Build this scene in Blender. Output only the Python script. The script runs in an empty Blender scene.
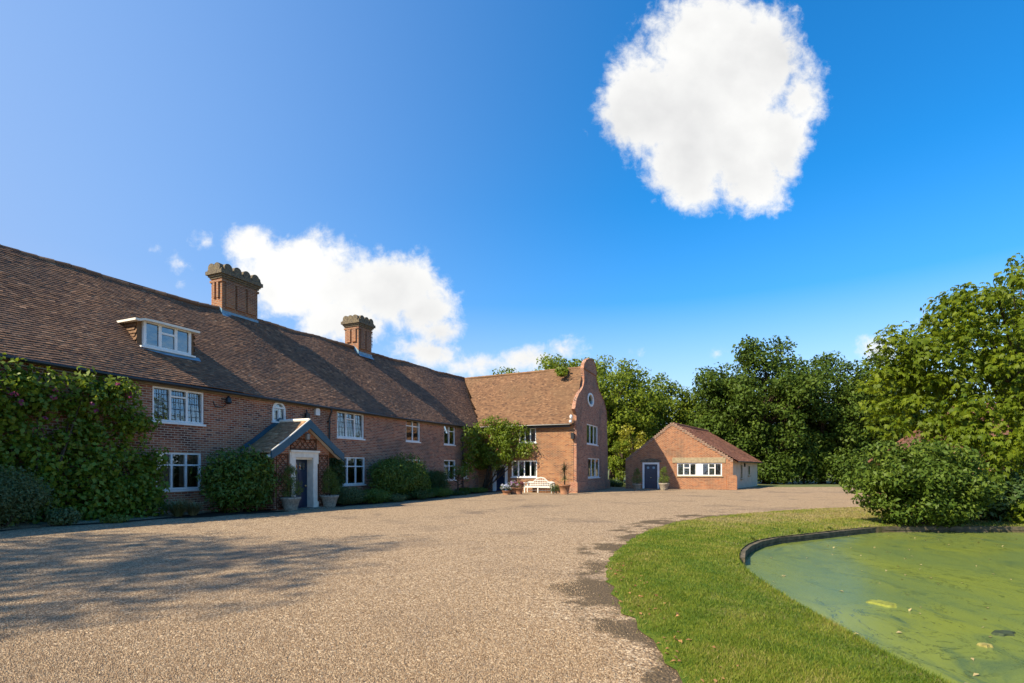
import bpy, math, random
import numpy as np
from mathutils import Vector, Matrix
from mathutils.geometry import delaunay_2d_cdt

C = bpy.context.scene.collection
rng = np.random.default_rng(7)
R = math.radians

# ------------------------------------------------------------------ camera
F, CX, HY, CH = 526.0, 512.0, 468.0, 1.65          # focal length in pixels, horizon row, eye height
cd = bpy.data.cameras.new('camera'); cam = bpy.data.objects.new('camera', cd); C.objects.link(cam)
cam.location = (0, 0, CH); cam.rotation_euler = (R(90), 0, 0)
cd.sensor_width = 36; cd.lens = 36 * F / 1024
cd.shift_y = (HY - 341.5) / 1024
cd.clip_start = 0.1; cd.clip_end = 3000
bpy.context.scene.camera = cam

# ------------------------------------------------------------------ light
SUN_AZ, SUN_EL = R(239), R(42)                    # azimuth clockwise from +Y
world = bpy.data.worlds.new('World'); bpy.context.scene.world = world; world.use_nodes = True
vs = bpy.context.scene.view_settings
vs.view_transform = 'Standard'; vs.look = 'None'; vs.gamma = 1; vs.use_curve_mapping = False
vs.exposure = 1.03
vs.use_white_balance = True; vs.white_balance_temperature = 7900; vs.white_balance_tint = 10
SKY_STRENGTH = 0.15

def build_world():
    nt = world.node_tree; nt.nodes.clear(); N = nt.nodes; L = nt.links
    out = N.new('ShaderNodeOutputWorld'); bg = N.new('ShaderNodeBackground')
    sky = N.new('ShaderNodeTexSky'); sky.sky_type = 'NISHITA'; sky.sun_disc = False
    sky.sun_elevation = SUN_EL; sky.sun_rotation = SUN_AZ
    sky.air_density = 1.0; sky.dust_density = 1.0; sky.ozone_density = 4.0; sky.altitude = 0
    hs = N.new('ShaderNodeHueSaturation'); hs.inputs['Saturation'].default_value = 1.38; hs.inputs['Value'].default_value = 1.0; hs.inputs['Hue'].default_value = .504
    L.new(sky.outputs[0], hs.inputs['Color'])
    tc = N.new('ShaderNodeTexCoord'); sep = N.new('ShaderNodeSeparateXYZ')
    L.new(tc.outputs['Generated'], sep.inputs[0])
    sm = N.new('ShaderNodeMapRange'); sm.inputs[1].default_value = .12; sm.inputs[2].default_value = .55; sm.inputs[3].default_value = 1.2; sm.inputs[4].default_value = 1.95
    L.new(sep.outputs[2], sm.inputs[0]); L.new(sm.outputs[0], hs.inputs['Saturation'])
    def m(op, a, b=None, c=None, clamp=False):
        n = N.new('ShaderNodeMath'); n.operation = op; n.use_clamp = clamp
        for i, v in enumerate((a, b, c)):
            if v is None: continue
            if isinstance(v, (int, float)): n.inputs[i].default_value = v
            else: L.new(v, n.inputs[i])
        return n.outputs[0]
    yy = m('MAXIMUM', sep.outputs[1], 0.02)
    px = m('DIVIDE', sep.outputs[0], yy); pz = m('DIVIDE', sep.outputs[2], yy)
    comb = N.new('ShaderNodeCombineXYZ'); L.new(px, comb.inputs[0]); L.new(pz, comb.inputs[1])
    def noise(scale, detail, rough, off=0, dist=0.0):
        n = N.new('ShaderNodeTexNoise'); n.inputs['Scale'].default_value = scale; n.inputs['Detail'].default_value = detail
        n.inputs['Roughness'].default_value = rough; n.inputs['Distortion'].default_value = dist
        a = N.new('ShaderNodeVectorMath'); a.operation = 'ADD'; a.inputs[1].default_value = (off, off * .37, off * .11)
        L.new(comb.outputs[0], a.inputs[0]); L.new(a.outputs[0], n.inputs['Vector']); return n.outputs[0]
    blobs = [(708, 100, 104, 96, 1), (715, 40, 84, 56, 1), (735, 135, 72, 66, 1), (778, 140, 42, 52, 1), (800, 95, 30, 44, 1), (690, 185, 40, 36, 1), (748, 172, 50, 46, 1), (635, 110, 46, 56, 1), (684, 165, 50, 52, 1), (765, 58, 52, 62, 1), (650, 105, 50, 62, 1), (588, 135, 7, 9, .8),
             (300, 278, 82, 50, 1), (375, 287, 76, 44, 1), (252, 248, 36, 26, 1), (425, 312, 42, 30, 1), (432, 352, 46, 22, 1),
             (525, 357, 48, 20, 1), (478, 364, 44, 20, 1), (562, 350, 26, 16, 1), (440, 332, 36, 24, 1), (345, 318, 60, 30, 1), (182, 264, 18, 14, .75), (205, 243, 16, 12, .8), (180, 285, 13, 9, .65), (155, 250, 13, 9, .5),
             (658, 376, 18, 8, .9), (640, 355, 17, 9, .7), (880, 350, 26, 20, 1), (716, 352, 14, 9, .9), (925, 316, 12, 8, 1), (495, 320, 10, 9, .5), (680, 333, 8, 4, .4)]
    field = None
    for (bx, by, rx, ry, w) in blobs:
        dx = m('MULTIPLY', m('SUBTRACT', px, (bx - CX) / F), F / rx)
        dz = m('MULTIPLY', m('SUBTRACT', pz, (HY - by) / F), F / ry)
        r = m('SQRT', m('ADD', m('MULTIPLY', dx, dx), m('MULTIPLY', dz, dz)))
        s = m('MULTIPLY', m('SUBTRACT', 1.0, r), min(rx, ry) / 42.0) if min(rx, ry) < 40 else m('SUBTRACT', 1.0, r)
        s = m('SUBTRACT', s, (1 - w) * .25)
        field = s if field is None else m('SMOOTH_MAX', field, s, 0.12)
    n1 = noise(9, 9, .62, 3.1, .25); n2 = noise(42, 6, .65, 9.7, .3)
    f = m('ADD', field, m('ADD', m('MULTIPLY', m('SUBTRACT', n1, .5), 1.05), m('MULTIPLY', m('SUBTRACT', n2, .5), .58)))
    mr = N.new('ShaderNodeMapRange'); mr.interpolation_type = 'SMOOTHSTEP'
    mr.inputs[1].default_value = 0; mr.inputs[2].default_value = 0.45
    L.new(f, mr.inputs[0])
    front = m('GREATER_THAN', sep.outputs[1], 0.03)
    mask = m('MULTIPLY', mr.outputs[0], front)
    # billow shading of the cloud itself
    n3 = noise(5, 5, .55, 21.3); shade = m('MULTIPLY', m('SUBTRACT', n3, .38, clamp=True), m('MULTIPLY', field, 1.6, clamp=True))
    cr = N.new('ShaderNodeMix'); cr.data_type = 'RGBA'
    cr.inputs['A'].default_value = (3.05, 3.4, 3.95, 1); cr.inputs['B'].default_value = (2.25, 2.52, 3.0, 1)
    L.new(m('MULTIPLY', shade, 2.6, clamp=True), cr.inputs['Factor'])
    mx = N.new('ShaderNodeMix'); mx.data_type = 'RGBA'
    # thin bright haze on the sunward side of the sky
    hz_ = m('MULTIPLY', m('POWER', m('SUBTRACT', .32, sep.outputs[0], clamp=True), 1.7), .85)
    lo_ = m('MULTIPLY', m('POWER', m('SUBTRACT', 1.0, m('MULTIPLY', sep.outputs[2], 2.2), clamp=True), 1.5), .8)
    hz_ = m('SUBTRACT', m('ADD', hz_, lo_), m('MULTIPLY', hz_, lo_))
    hm = N.new('ShaderNodeMix'); hm.data_type = 'RGBA'; hm.inputs['B'].default_value = (1.05, 1.78, 3.45, 1); L.new(hz_, hm.inputs['Factor']); L.new(hs.outputs[0], hm.inputs['A'])
    L.new(mask, mx.inputs['Factor']); L.new(hm.outputs['Result'], mx.inputs['A']); L.new(cr.outputs['Result'], mx.inputs['B'])
    L.new(mx.outputs['Result'], bg.inputs[0]); bg.inputs[1].default_value = SKY_STRENGTH
    L.new(bg.outputs[0], out.inputs[0])
build_world()
sl = bpy.data.lights.new('sun', 'SUN'); sl.energy = 4.1; sl.angle = R(.5); sl.color = (1, .96, .87)
sun = bpy.data.objects.new('sun', sl); C.objects.link(sun)
SV = Vector((math.sin(SUN_AZ) * math.cos(SUN_EL), math.cos(SUN_AZ) * math.cos(SUN_EL), math.sin(SUN_EL)))
sun.rotation_euler = SV.to_track_quat('Z', 'Y').to_euler()

# ------------------------------------------------------------------ materials
def new_mat(name):
    m = bpy.data.materials.new(name); m.use_nodes = True
    return m, m.node_tree.nodes, m.node_tree.links, m.node_tree.nodes['Principled BSDF']
def nd(N, t, **kw):
    n = N.new(t)
    for k, v in kw.items(): setattr(n, k, v)
    return n
def mixc(N, L, fac, a, b, mode='MIX'):
    n = N.new('ShaderNodeMix'); n.data_type = 'RGBA'; n.blend_type = mode
    for key, v in (('Factor', fac), ('A', a), ('B', b)):
        if isinstance(v, (int, float)): n.inputs[key].default_value = v
        elif isinstance(v, tuple): n.inputs[key].default_value = (*v[:3], 1)
        else: L.new(v, n.inputs[key])
    return n.outputs['Result']
def noise_n(N, L, vec, scale, detail=4, rough=.55, dist=0.0):
    n = N.new('ShaderNodeTexNoise'); n.inputs['Scale'].default_value = scale; n.inputs['Detail'].default_value = detail
    n.inputs['Roughness'].default_value = rough; n.inputs['Distortion'].default_value = dist
    if vec is not None: L.new(vec, n.inputs['Vector'])
    return n.outputs[0]
def ramp(N, L, fac, a, b):
    n = N.new('ShaderNodeMapRange'); n.inputs[1].default_value = a; n.inputs[2].default_value = b; n.interpolation_type = 'SMOOTHSTEP'
    L.new(fac, n.inputs[0]); return n.outputs[0]
def bump(N, L, h, strength, dist, bsdf, prev=None):
    b = N.new('ShaderNodeBump'); b.inputs['Strength'].default_value = strength; b.inputs['Distance'].default_value = dist
    L.new(h, b.inputs['Height'])
    if prev is not None: L.new(prev, b.inputs['Normal'])
    L.new(b.outputs[0], bsdf.inputs['Normal']); return b.outputs[0]

def plain(name, col, rough=.6, spec=.4, var=.18, scale=6, metal=0, col2=None, bmp=0):
    m, N, L, B = new_mat(name)
    g = N.new('ShaderNodeNewGeometry')
    f = noise_n(N, L, g.outputs['Position'], scale, 5)
    c2 = col2 if col2 else tuple(c * (1 - var * 2) for c in col)
    L.new(mixc(N, L, ramp(N, L, f, .35, .65), col, c2), B.inputs['Base Color'])
    B.inputs['Roughness'].default_value = rough; B.inputs['Specular IOR Level'].default_value = spec; B.inputs['Metallic'].default_value = metal
    if bmp: bump(N, L, f, .6, bmp, B)
    return m

def brick_mat(name, c1, c2, c3, mortar, dark_amt=.5, bw=.225, rh=.078):
    m, N, L, B = new_mat(name)
    uv = N.new('ShaderNodeUVMap'); uv.uv_map = 'UVMap'
    warp = N.new('ShaderNodeVectorMath'); warp.operation = 'MULTIPLY_ADD'
    nw = N.new('ShaderNodeTexNoise'); nw.inputs['Scale'].default_value = 3.0; L.new(uv.outputs[0], nw.inputs['Vector'])
    L.new(nw.outputs['Color'], warp.inputs[0]); warp.inputs[1].default_value = (.02, .03, 0); L.new(uv.outputs[0], warp.inputs[2])
    bt = N.new('ShaderNodeTexBrick'); bt.offset = .5
    bt.inputs['Scale'].default_value = 1; bt.inputs['Brick Width'].default_value = bw; bt.inputs['Row Height'].default_value = rh
    bt.inputs['Mortar Size'].default_value = .012; bt.inputs['Mortar Smooth'].default_value = .3; bt.inputs['Bias'].default_value = 0
    bt.inputs['Color1'].default_value = (0, 0, 0, 1); bt.inputs['Color2'].default_value = (1, 1, 1, 1); bt.inputs['Mortar'].default_value = (.5, .5, .5, 1)
    L.new(warp.outputs[0], bt.inputs['Vector'])
    # colour of one brick from its own random tone
    cr = N.new('ShaderNodeValToRGB'); e = cr.color_ramp.elements
    e[0].position = 0; e[0].color = (*c3, 1); e[1].position = 1; e[1].color = (*c2, 1)
    x = cr.color_ramp.elements.new(.3); x.color = (*c1, 1); x = cr.color_ramp.elements.new(.62); x.color = (*[.5 * (a + b) for a, b in zip(c1, c2)], 1)
    L.new(bt.outputs['Color'], cr.inputs[0])
    big = noise_n(N, L, uv.outputs[0], .55, 6, .65)
    mp = N.new('ShaderNodeMapping'); mp.inputs['Scale'].default_value = (1, 4.5, 1); L.new(uv.outputs[0], mp.inputs[0]); mid = noise_n(N, L, mp.outputs[0], 1.8, 6, .7); fine = noise_n(N, L, uv.outputs[0], 30, 3)
    c = mixc(N, L, ramp(N, L, big, .45, .72), cr.outputs[0], tuple(v * .62 for v in c3))
    n2 = N.new('ShaderNodeMath'); n2.operation = 'MULTIPLY'; n2.inputs[1].default_value = dark_amt; L.new(ramp(N, L, mid, .48, .7), n2.inputs[0])
    c = mixc(N, L, n2.outputs[0], c, tuple(v * .5 for v in c3))
    # mortar, partly lost
    mf = N.new('ShaderNodeMath'); mf.operation = 'MULTIPLY'; L.new(bt.outputs['Fac'], mf.inputs[0]); L.new(ramp(N, L, mid, .25, .5), mf.inputs[1])
    c = mixc(N, L, mf.outputs[0], c, mortar)
    c = mixc(N, L, .25, c, mixc(N, L, fine, (.1, .1, .1), (.9, .9, .9)), 'SOFT_LIGHT')
    L.new(c, B.inputs['Base Color']); B.inputs['Roughness'].default_value = .88; B.inputs['Specular IOR Level'].default_value = .25
    inv = N.new('ShaderNodeMath'); inv.operation = 'MULTIPLY_ADD'; inv.inputs[1].default_value = -1; L.new(bt.outputs['Fac'], inv.inputs[0]); L.new(mid, inv.inputs[2])
    bump(N, L, inv.outputs[0], .8, .012, B)
    return m

def tile_mat(name, cols, lichen, moss):
    """cols: four tile colours chosen by each tile's own tone"""
    m, N, L, B = new_mat(name)
    at = N.new('ShaderNodeAttribute'); at.attribute_name = 'tone'
    cr = N.new('ShaderNodeValToRGB'); e = cr.color_ramp.elements
    e[0].position = 0; e[0].color = (*cols[0], 1); e[1].position = 1; e[1].color = (*cols[-1], 1)
    for i, c in enumerate(cols[1:-1]):
        x = e.new((i + 1) / (len(cols) - 1)); x.color = (*c, 1)
    L.new(at.outputs['Fac'], cr.inputs[0])
    g = N.new('ShaderNodeNewGeometry'); P = g.outputs['Position']
    big = noise_n(N, L, P, .5, 5, .65); sm = noise_n(N, L, P, 12, 4, .6); med = noise_n(N, L, P, 2.2, 5, .65)
    f1 = N.new('ShaderNodeMath'); f1.operation = 'MULTIPLY'; f1.inputs[1].default_value = .6; L.new(ramp(N, L, big, .42, .66), f1.inputs[0])
    c = mixc(N, L, f1.outputs[0], cr.outputs[0], moss)
    f2 = N.new('ShaderNodeMath'); f2.operation = 'MULTIPLY'; L.new(ramp(N, L, sm, .55, .75), f2.inputs[0]); L.new(ramp(N, L, med, .45, .65), f2.inputs[1])
    c = mixc(N, L, f2.outputs[0], c, lichen)
    L.new(c, B.inputs['Base Color']); B.inputs['Roughness'].default_value = .85; B.inputs['Specular IOR Level'].default_value = .25
    bump(N, L, sm, .5, .01, B)
    return m

def leaf_mat(name, dark, light, trans=.3, hue2=None, gloss=.35, nscale=.9):
    m, N, L, B = new_mat(name)
    at = N.new('ShaderNodeAttribute'); at.attribute_name = 'tone'
    g = N.new('ShaderNodeNewGeometry'); f = noise_n(N, L, g.outputs['Position'], nscale, 3)
    c = mixc(N, L, at.outputs['Fac'], dark, light)
    c = mixc(N, L, ramp(N, L, f, .4, .72), c, hue2 if hue2 else tuple(v * .7 for v in light))
    L.new(c, B.inputs['Base Color']); B.inputs['Roughness'].default_value = .5; B.inputs['Specular IOR Level'].default_value = gloss
    tr = N.new('ShaderNodeBsdfTranslucent'); mx = N.new('ShaderNodeMixShader'); mx.inputs[0].default_value = trans
    hs = N.new('ShaderNodeHueSaturation'); hs.inputs['Value'].default_value = 1.5; hs.inputs['Hue'].default_value = .485; L.new(c, hs.inputs['Color'])
    L.new(hs.outputs[0], tr.inputs[0]); L.new(B.outputs[0], mx.inputs[1]); L.new(tr.outputs[0], mx.inputs[2])
    L.new(mx.outputs[0], N['Material Output'].inputs[0])
    return m

def glass_mat():
    m, N, L, B = new_mat('window glass'); N.remove(B)
    tr = N.new('ShaderNodeBsdfTransparent'); tr.inputs[0].default_value = (.7, .74, .76, 1)
    gl = N.new('ShaderNodeBsdfGlossy'); gl.inputs['Roughness'].default_value = .02; gl.inputs[0].default_value = (.92, .97, 1, 1)
    fr = N.new('ShaderNodeFresnel'); fr.inputs[0].default_value = 2.7
    g = N.new('ShaderNodeNewGeometry'); f = noise_n(N, L, g.outputs['Position'], 2.2, 2)
    b = N.new('ShaderNodeBump'); b.inputs['Strength'].default_value = .25; b.inputs['Distance'].default_value = .05
    L.new(f, b.inputs['Height']); L.new(b.outputs[0], gl.inputs['Normal']); L.new(b.outputs[0], fr.inputs['Normal'])
    mx = N.new('ShaderNodeMixShader'); L.new(fr.outputs[0], mx.inputs[0]); L.new(tr.outputs[0], mx.inputs[1]); L.new(gl.outputs[0], mx.inputs[2])
    L.new(mx.outputs[0], N['Material Output'].inputs[0]); return m

M = {}
M['brick'] = brick_mat('old mixed brick', (.36, .1, .048), (.46, .19, .105), (.13, .045, .035), (.46, .36, .27), .38)
M['brick_wing'] = brick_mat('orange red brick', (.31, .105, .042), (.41, .175, .075), (.16, .06, .038), (.4, .3, .19), .45)
M['brick_annex'] = brick_mat('bright red brick', (.36, .115, .046), (.46, .18, .08), (.2, .07, .04), (.45, .33, .22), .35)
M['brick_chimney'] = brick_mat('chimney brick', (.34, .12, .05), (.42, .18, .08), (.22, .085, .05), (.34, .26, .19), .3)
M['stone_base'] = plain('weathered stone', (.3, .26, .2), .9, .2, .25, 9, bmp=.02)
M['cap'] = plain('lichened coping brick', (.2, .16, .1), .95, .15, .2, 14, col2=(.1, .085, .07), bmp=.03)
M['tile'] = tile_mat('old dark clay tiles', [(.1, .054, .038), (.175, .092, .055), (.25, .13, .074), (.38, .21, .122)], (.36, .29, .2), (.125, .076, .054))
M['tile_wing'] = tile_mat('warm clay tiles', [(.1, .054, .034), (.17, .09, .05), (.225, .12, .064), (.29, .165, .09)], (.33, .27, .17), (.17, .1, .055))
M['tile_red'] = tile_mat('red clay tiles', [(.11, .055, .04), (.155, .075, .05), (.195, .09, .058), (.24, .12, .08)], (.3, .19, .13), (.14, .062, .045))
M['tile_annex'] = tile_mat('orange clay tiles', [(.22, .085, .048), (.28, .11, .06), (.33, .135, .075), (.38, .18, .11)], (.36, .22, .15), (.2, .085, .052))
M['tile_porch'] = tile_mat('mossy porch tiles', [(.22, .115, .06), (.33, .18, .09), (.43, .25, .13), (.55, .38, .23)], (.5, .42, .3), (.22, .15, .1))
M['white'] = plain('white paint', (.8, .8, .77), .45, .4, .05, 3)
M['cream'] = plain('cream render', (.56, .48, .36), .9, .2, .08, 2.2)
M['stone'] = plain('pale painted stone', (.82, .76, .64), .8, .25, .06, 5)
M['lintel'] = plain('tan stone lintel', (.4, .32, .2), .9, .2, .12, 6)
M['blue'] = plain('dark blue paint', (.006, .085, .135), .4, .45, .12, 3)
M['blue_door'] = plain('navy door paint', (.005, .026, .065), .35, .5, .1, 3)
M['lead'] = plain('lead flashing', (.16, .32, .42), .5, .5, .12, 6)
M['gutter'] = plain('black gutter paint', (.018, .02, .022), .4, .5, .1, 5)
M['fascia'] = plain('cream fascia', (.26, .2, .12), .8, .2, .15, 5)
M['bars'] = plain('lead cames', (.1, .1, .105), .5, .4, .1, 9)
M['glass'] = glass_mat()
M['curtain'] = plain('pale curtain', (.5, .48, .44), .9, .1, .1, 4)
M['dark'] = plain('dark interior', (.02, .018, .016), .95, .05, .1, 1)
M['bark'] = plain('bark', (.09, .065, .045), .95, .1, .25, 9, bmp=.05)
M['trellis'] = plain('brown trellis wood', (.16, .075, .042), .8, .2, .2, 8)
M['terracotta'] = plain('terracotta', (.3, .145, .08), .85, .25, .15, 8)
M['pot'] = plain('weathered stone pot', (.36, .31, .24), .9, .2, .2, 14, bmp=.01)
M['soil'] = plain('bed soil', (.05, .035, .024), .95, .1, .25, 5, bmp=.04)
M['brass'] = plain('brass', (.6, .45, .2), .3, .5, .05, 5, metal=.9)
M['timber'] = plain('wet timber edging', (.14, .11, .07), .85, .25, .3, 7, col2=(.06, .055, .035), bmp=.03)
M['bench'] = plain('white bench paint', (.66, .65, .6), .5, .35, .07, 8)
M['steel'] = plain('grey steel', (.3, .3, .3), .4, .5, .1, 6, metal=.5)

# ------------------------------------------------------------------ mesh helpers
class MB:
    def __init__(s): s.v = []; s.f = []
    def quad(s, a, b, c, d):
        i = len(s.v); s.v += [tuple(a), tuple(b), tuple(c), tuple(d)]; s.f.append((i, i + 1, i + 2, i + 3)); return s
    def box(s, x0, x1, y0, y1, z0, z1, f=None):
        if x0 > x1: x0, x1 = x1, x0
        if y0 > y1: y0, y1 = y1, y0
        if z0 > z1: z0, z1 = z1, z0
        i = len(s.v); P = [(x, y, z) for z in (z0, z1) for y in (y0, y1) for x in (x0, x1)]
        if f: P = [f(*p) for p in P]
        s.v += P
        s.f += [(i + a, i + b, i + c, i + d) for a, b, c, d in ((0, 2, 3, 1), (4, 5, 7, 6), (0, 1, 5, 4), (2, 6, 7, 3), (0, 4, 6, 2), (1, 3, 7, 5))]
        return s
    def prism(s, poly, f, d0, d1):
        """poly in (a, z); extruded between depths d0 and d1"""
        n = len(poly); i = len(s.v)
        s.v += [f(a, z, d0) for a, z in poly] + [f(a, z, d1) for a, z in poly]
        s.f.append(tuple(range(i, i + n))); s.f.append(tuple(range(i + 2 * n - 1, i + n - 1, -1)))
        for k in range(n):
            k2 = (k + 1) % n; s.f.append((i + k, i + k2, i + n + k2, i + n + k))
        return s
    def tube(s, pts, rad, seg=8, cap=True):
        pts = [Vector(p) for p in pts]; n = len(pts)
        if isinstance(rad, (int, float)): rad = [rad] * n
        i0 = len(s.v); up = Vector((.13, .31, .94))
        for k, p in enumerate(pts):
            d = (pts[min(k + 1, n - 1)] - pts[max(k - 1, 0)]).normalized()
            if abs(d.dot(up)) > .97: up = Vector((1, .2, .1))
            a = d.cross(up).normalized(); b = d.cross(a).normalized()
            for j in range(seg):
                t = 2 * math.pi * j / seg; s.v.append(tuple(p + (a * math.cos(t) + b * math.sin(t)) * rad[k]))
        for k in range(n - 1):
            for j in range(seg):
                j2 = (j + 1) % seg; a = i0 + k * seg
                s.f.append((a + j, a + j2, a + seg + j2, a + seg + j))
        if cap:
            s.f.append(tuple(i0 + j for j in range(seg))); s.f.append(tuple(i0 + (n - 1) * seg + j for j in reversed(range(seg))))
        return s
    def lathe(s, prof, cx=0, cy=0, seg=20):
        i0 = len(s.v)
        for r, z in prof:
            for j in range(seg):
                t = 2 * math.pi * j / seg; s.v.append((cx + r * math.cos(t), cy + r * math.sin(t), z))
        for k in range(len(prof) - 1):
            for j in range(seg):
                j2 = (j + 1) % seg; a = i0 + k * seg
                s.f.append((a + j, a + j2, a + seg + j2, a + seg + j))
        s.f.append(tuple(i0 + j for j in range(seg))); s.f.append(tuple(i0 + (len(prof) - 1) * seg + j for j in range(seg)))
        return s
    def ball(s, c, r, seg=10, rings=6):
        i0 = len(s.v); c = Vector(c)
        if isinstance(r, (int, float)): r = (r, r, r)
        for k in range(1, rings):
            ph = math.pi * k / rings
            for j in range(seg):
                t = 2 * math.pi * j / seg
                s.v.append((c.x + r[0] * math.sin(ph) * math.cos(t), c.y + r[1] * math.sin(ph) * math.sin(t), c.z + r[2] * math.cos(ph)))
        for k in range(rings - 2):
            for j in range(seg):
                j2 = (j + 1) % seg; a = i0 + k * seg; s.f.append((a + j, a + j2, a + seg + j2, a + seg + j))
        s.f.append(tuple(i0 + j for j in range(seg))); s.f.append(tuple(i0 + (rings - 2) * seg + j for j in range(seg)))
        return s
    def panel(s, outline, holes, f, thick):
        """flat wall with openings: front, back, reveals and outer edges"""
        V = []; E = []; loops = [outline] + holes
        for lp in loops:
            b = len(V); V += [Vector(p) for p in lp]; E += [(b + k, b + (k + 1) % len(lp)) for k in range(len(lp))]
        cv, ce, cf, *_ = delaunay_2d_cdt(V, E, [], 0, 1e-5)
        i0 = len(s.v)
        s.v += [f(p.x, p.y, 0) for p in cv] + [f(p.x, p.y, -thick) for p in cv]; nv = len(cv)
        for t in cf:
            cxx = sum(cv[k].x for k in t) / len(t); cy = sum(cv[k].y for k in t) / len(t)
            if inside((cxx, cy), outline) and not any(inside((cxx, cy), h) for h in holes):
                s.f.append(tuple(i0 + k for k in t)); s.f.append(tuple(i0 + nv + k for k in reversed(t)))
        for lp in loops:
            for k in range(len(lp)):
                a = lp[k]; b = lp[(k + 1) % len(lp)]
                s.quad(f(*a, 0), f(*b, 0), f(*b, -thick), f(*a, -thick))
        return s

def inside(p, poly):
    x, y = p; c = False; n = len(poly)
    for i in range(n):
        x1, y1 = poly[i]; x2, y2 = poly[i - 1]
        if (y1 > y) != (y2 > y) and x < (x2 - x1) * (y - y1) / (y2 - y1) + x1: c = not c
    return c
def inside_np(P, poly):
    c = np.zeros(len(P), bool); n = len(poly); x = P[:, 0]; y = P[:, 1]
    for i in range(n):
        x1, y1 = poly[i]; x2, y2 = poly[i - 1]
        if y1 == y2: continue
        k = ((y1 > y) != (y2 > y)) & (x < (x2 - x1) * (y - y1) / (y2 - y1) + x1); c ^= k
    return c

def link(name, me, m, parent=None, smooth=False):
    o = bpy.data.objects.new(name, me); C.objects.link(o)
    if m is not None: me.materials.append(m)
    if parent is not None: o.parent = parent
    if smooth: me.polygons.foreach_set('use_smooth', [True] * len(me.polygons))
    return o
def obj(name, mb, m, parent=None, smooth=False, tone=None):
    me = bpy.data.meshes.new(name); me.from_pydata(mb.v, [], mb.f); me.update()
    n = len(me.loops); uv = me.uv_layers.new(name='UVMap')
    vi = np.empty(n, np.int32); me.loops.foreach_get('vertex_index', vi)
    co = np.array(mb.v, np.float64)[vi]
    npoly = len(me.polygons); nr = np.empty(npoly * 3); me.polygons.foreach_get('normal', nr); nr = np.abs(nr.reshape(-1, 3))
    tot = np.empty(npoly, np.int32); me.polygons.foreach_get('loop_total', tot); nl = np.repeat(nr, tot, axis=0)
    ax = nl.argmax(1); U = np.where(ax == 0, co[:, 1], co[:, 0]); Vv = np.where(ax == 2, co[:, 1], co[:, 2])
    uv.data.foreach_set('uv', np.stack([U, Vv], 1).ravel())
    if tone is not None:
        a = me.attributes.new('tone', 'FLOAT', 'POINT'); a.data.foreach_set('value', np.asarray(tone, np.float32))
    return link(name, me, m, parent, smooth)
def raw_mesh(name, v, f, m, parent=None, tone=None, smooth=False):
    """v (n,3) and f (k,q) numpy arrays"""
    me = bpy.data.meshes.new(name); nv, nf, q = len(v), len(f), f.shape[1]
    me.vertices.add(nv); me.vertices.foreach_set('co', np.asarray(v, np.float32).ravel())
    me.loops.add(nf * q); me.loops.foreach_set('vertex_index', np.asarray(f, np.int32).ravel())
    me.polygons.add(nf); me.polygons.foreach_set('loop_start', np.arange(0, nf * q, q, dtype=np.int32))
    try: me.polygons.foreach_set('loop_total', np.full(nf, q, np.int32))
    except Exception: pass
    if tone is not None:
        a = me.attributes.new('tone', 'FLOAT', 'POINT'); a.data.foreach_set('value', np.asarray(tone, np.float32))
    me.update(calc_edges=True); me.validate()
    return link(name, me, m, parent, smooth)
def tag(o, label=None, cat=None, group=None, kind=None):
    if label: o['label'] = label
    if cat: o['category'] = cat
    if group: o['group'] = group
    if kind: o['kind'] = kind
    return o
def thing(name, loc, rz=0.0, label=None, cat=None, group=None):
    o = bpy.data.objects.new(name, None); C.objects.link(o); o.location = loc; o.rotation_euler = (0, 0, rz); o.empty_display_size = .3
    return tag(o, label, cat, group)
def dup(root, loc, rz=None, label=None, group=None, scale=None):
    r = root.copy(); C.objects.link(r); r.location = loc
    if rz is not None: r.rotation_euler = (0, 0, rz)
    if scale: r.scale = scale
    if label: r['label'] = label
    if group: r['group'] = group
    for ch in list(root.children):
        c = ch.copy(); C.objects.link(c); c.parent = r
        for g in ch.children:
            d = g.copy(); C.objects.link(d); d.parent = c
    return r

# ---- foliage: many small folded leaves around clump centres
def unit(a): return a / np.maximum(np.linalg.norm(a, axis=1, keepdims=True), 1e-6)
def leaf_mesh(P, Nn, size, aspect=.5, droop=.2, tone=None, g=rng):
    n = len(P); Nn = unit(Nn)
    t = unit(np.cross(Nn, g.normal(size=(n, 3)))); t = unit(t + np.array([0, 0, -droop])); s = unit(np.cross(Nn, t))
    L = (size * g.uniform(.65, 1.3, n))[:, None]; W = L * aspect
    fold = Nn * L * g.uniform(.02, .16, n)[:, None]
    a = P - t * L * .5; b = P - s * W * .5 + fold; c = P + t * L * .5 - np.array([0, 0, 1]) * L * .12; d = P + s * W * .5 + fold
    v = np.stack([a, b, c, d], 1).reshape(-1, 3); f = np.arange(4 * n).reshape(n, 4)
    tn = np.repeat(tone if tone is not None else g.uniform(0, 1, n), 4)
    return v, f, tn
def clump_leaves(clumps, dens, size, g, up=.5, jit=.75, inner=.45):
    """clumps: rows (x, y, z, rx, ry, rz); returns leaf points, normals, tone"""
    Ps, Ns, Ts = [], [], []
    for c in clumps:
        r = np.array(c[3:6]); n = max(12, int(dens * (r[0] * r[1] + r[1] * r[2] + r[0] * r[2]) / 3 * 12.57 / (size * size)))
        d = unit(g.normal(size=(n, 3))); rad = 1 - (1 - inner) * g.random(n) ** 1.6
        Ps.append(np.array(c[:3]) + d * r * rad[:, None])
        Ns.append(d + np.array([0, 0, up]) + g.normal(size=(n, 3)) * jit)
        Ts.append(np.clip(g.uniform(0, 1, n) * .65 + g.uniform(0, .45), 0, 1))
    return np.concatenate(Ps), np.concatenate(Ns), np.concatenate(Ts)
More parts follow.
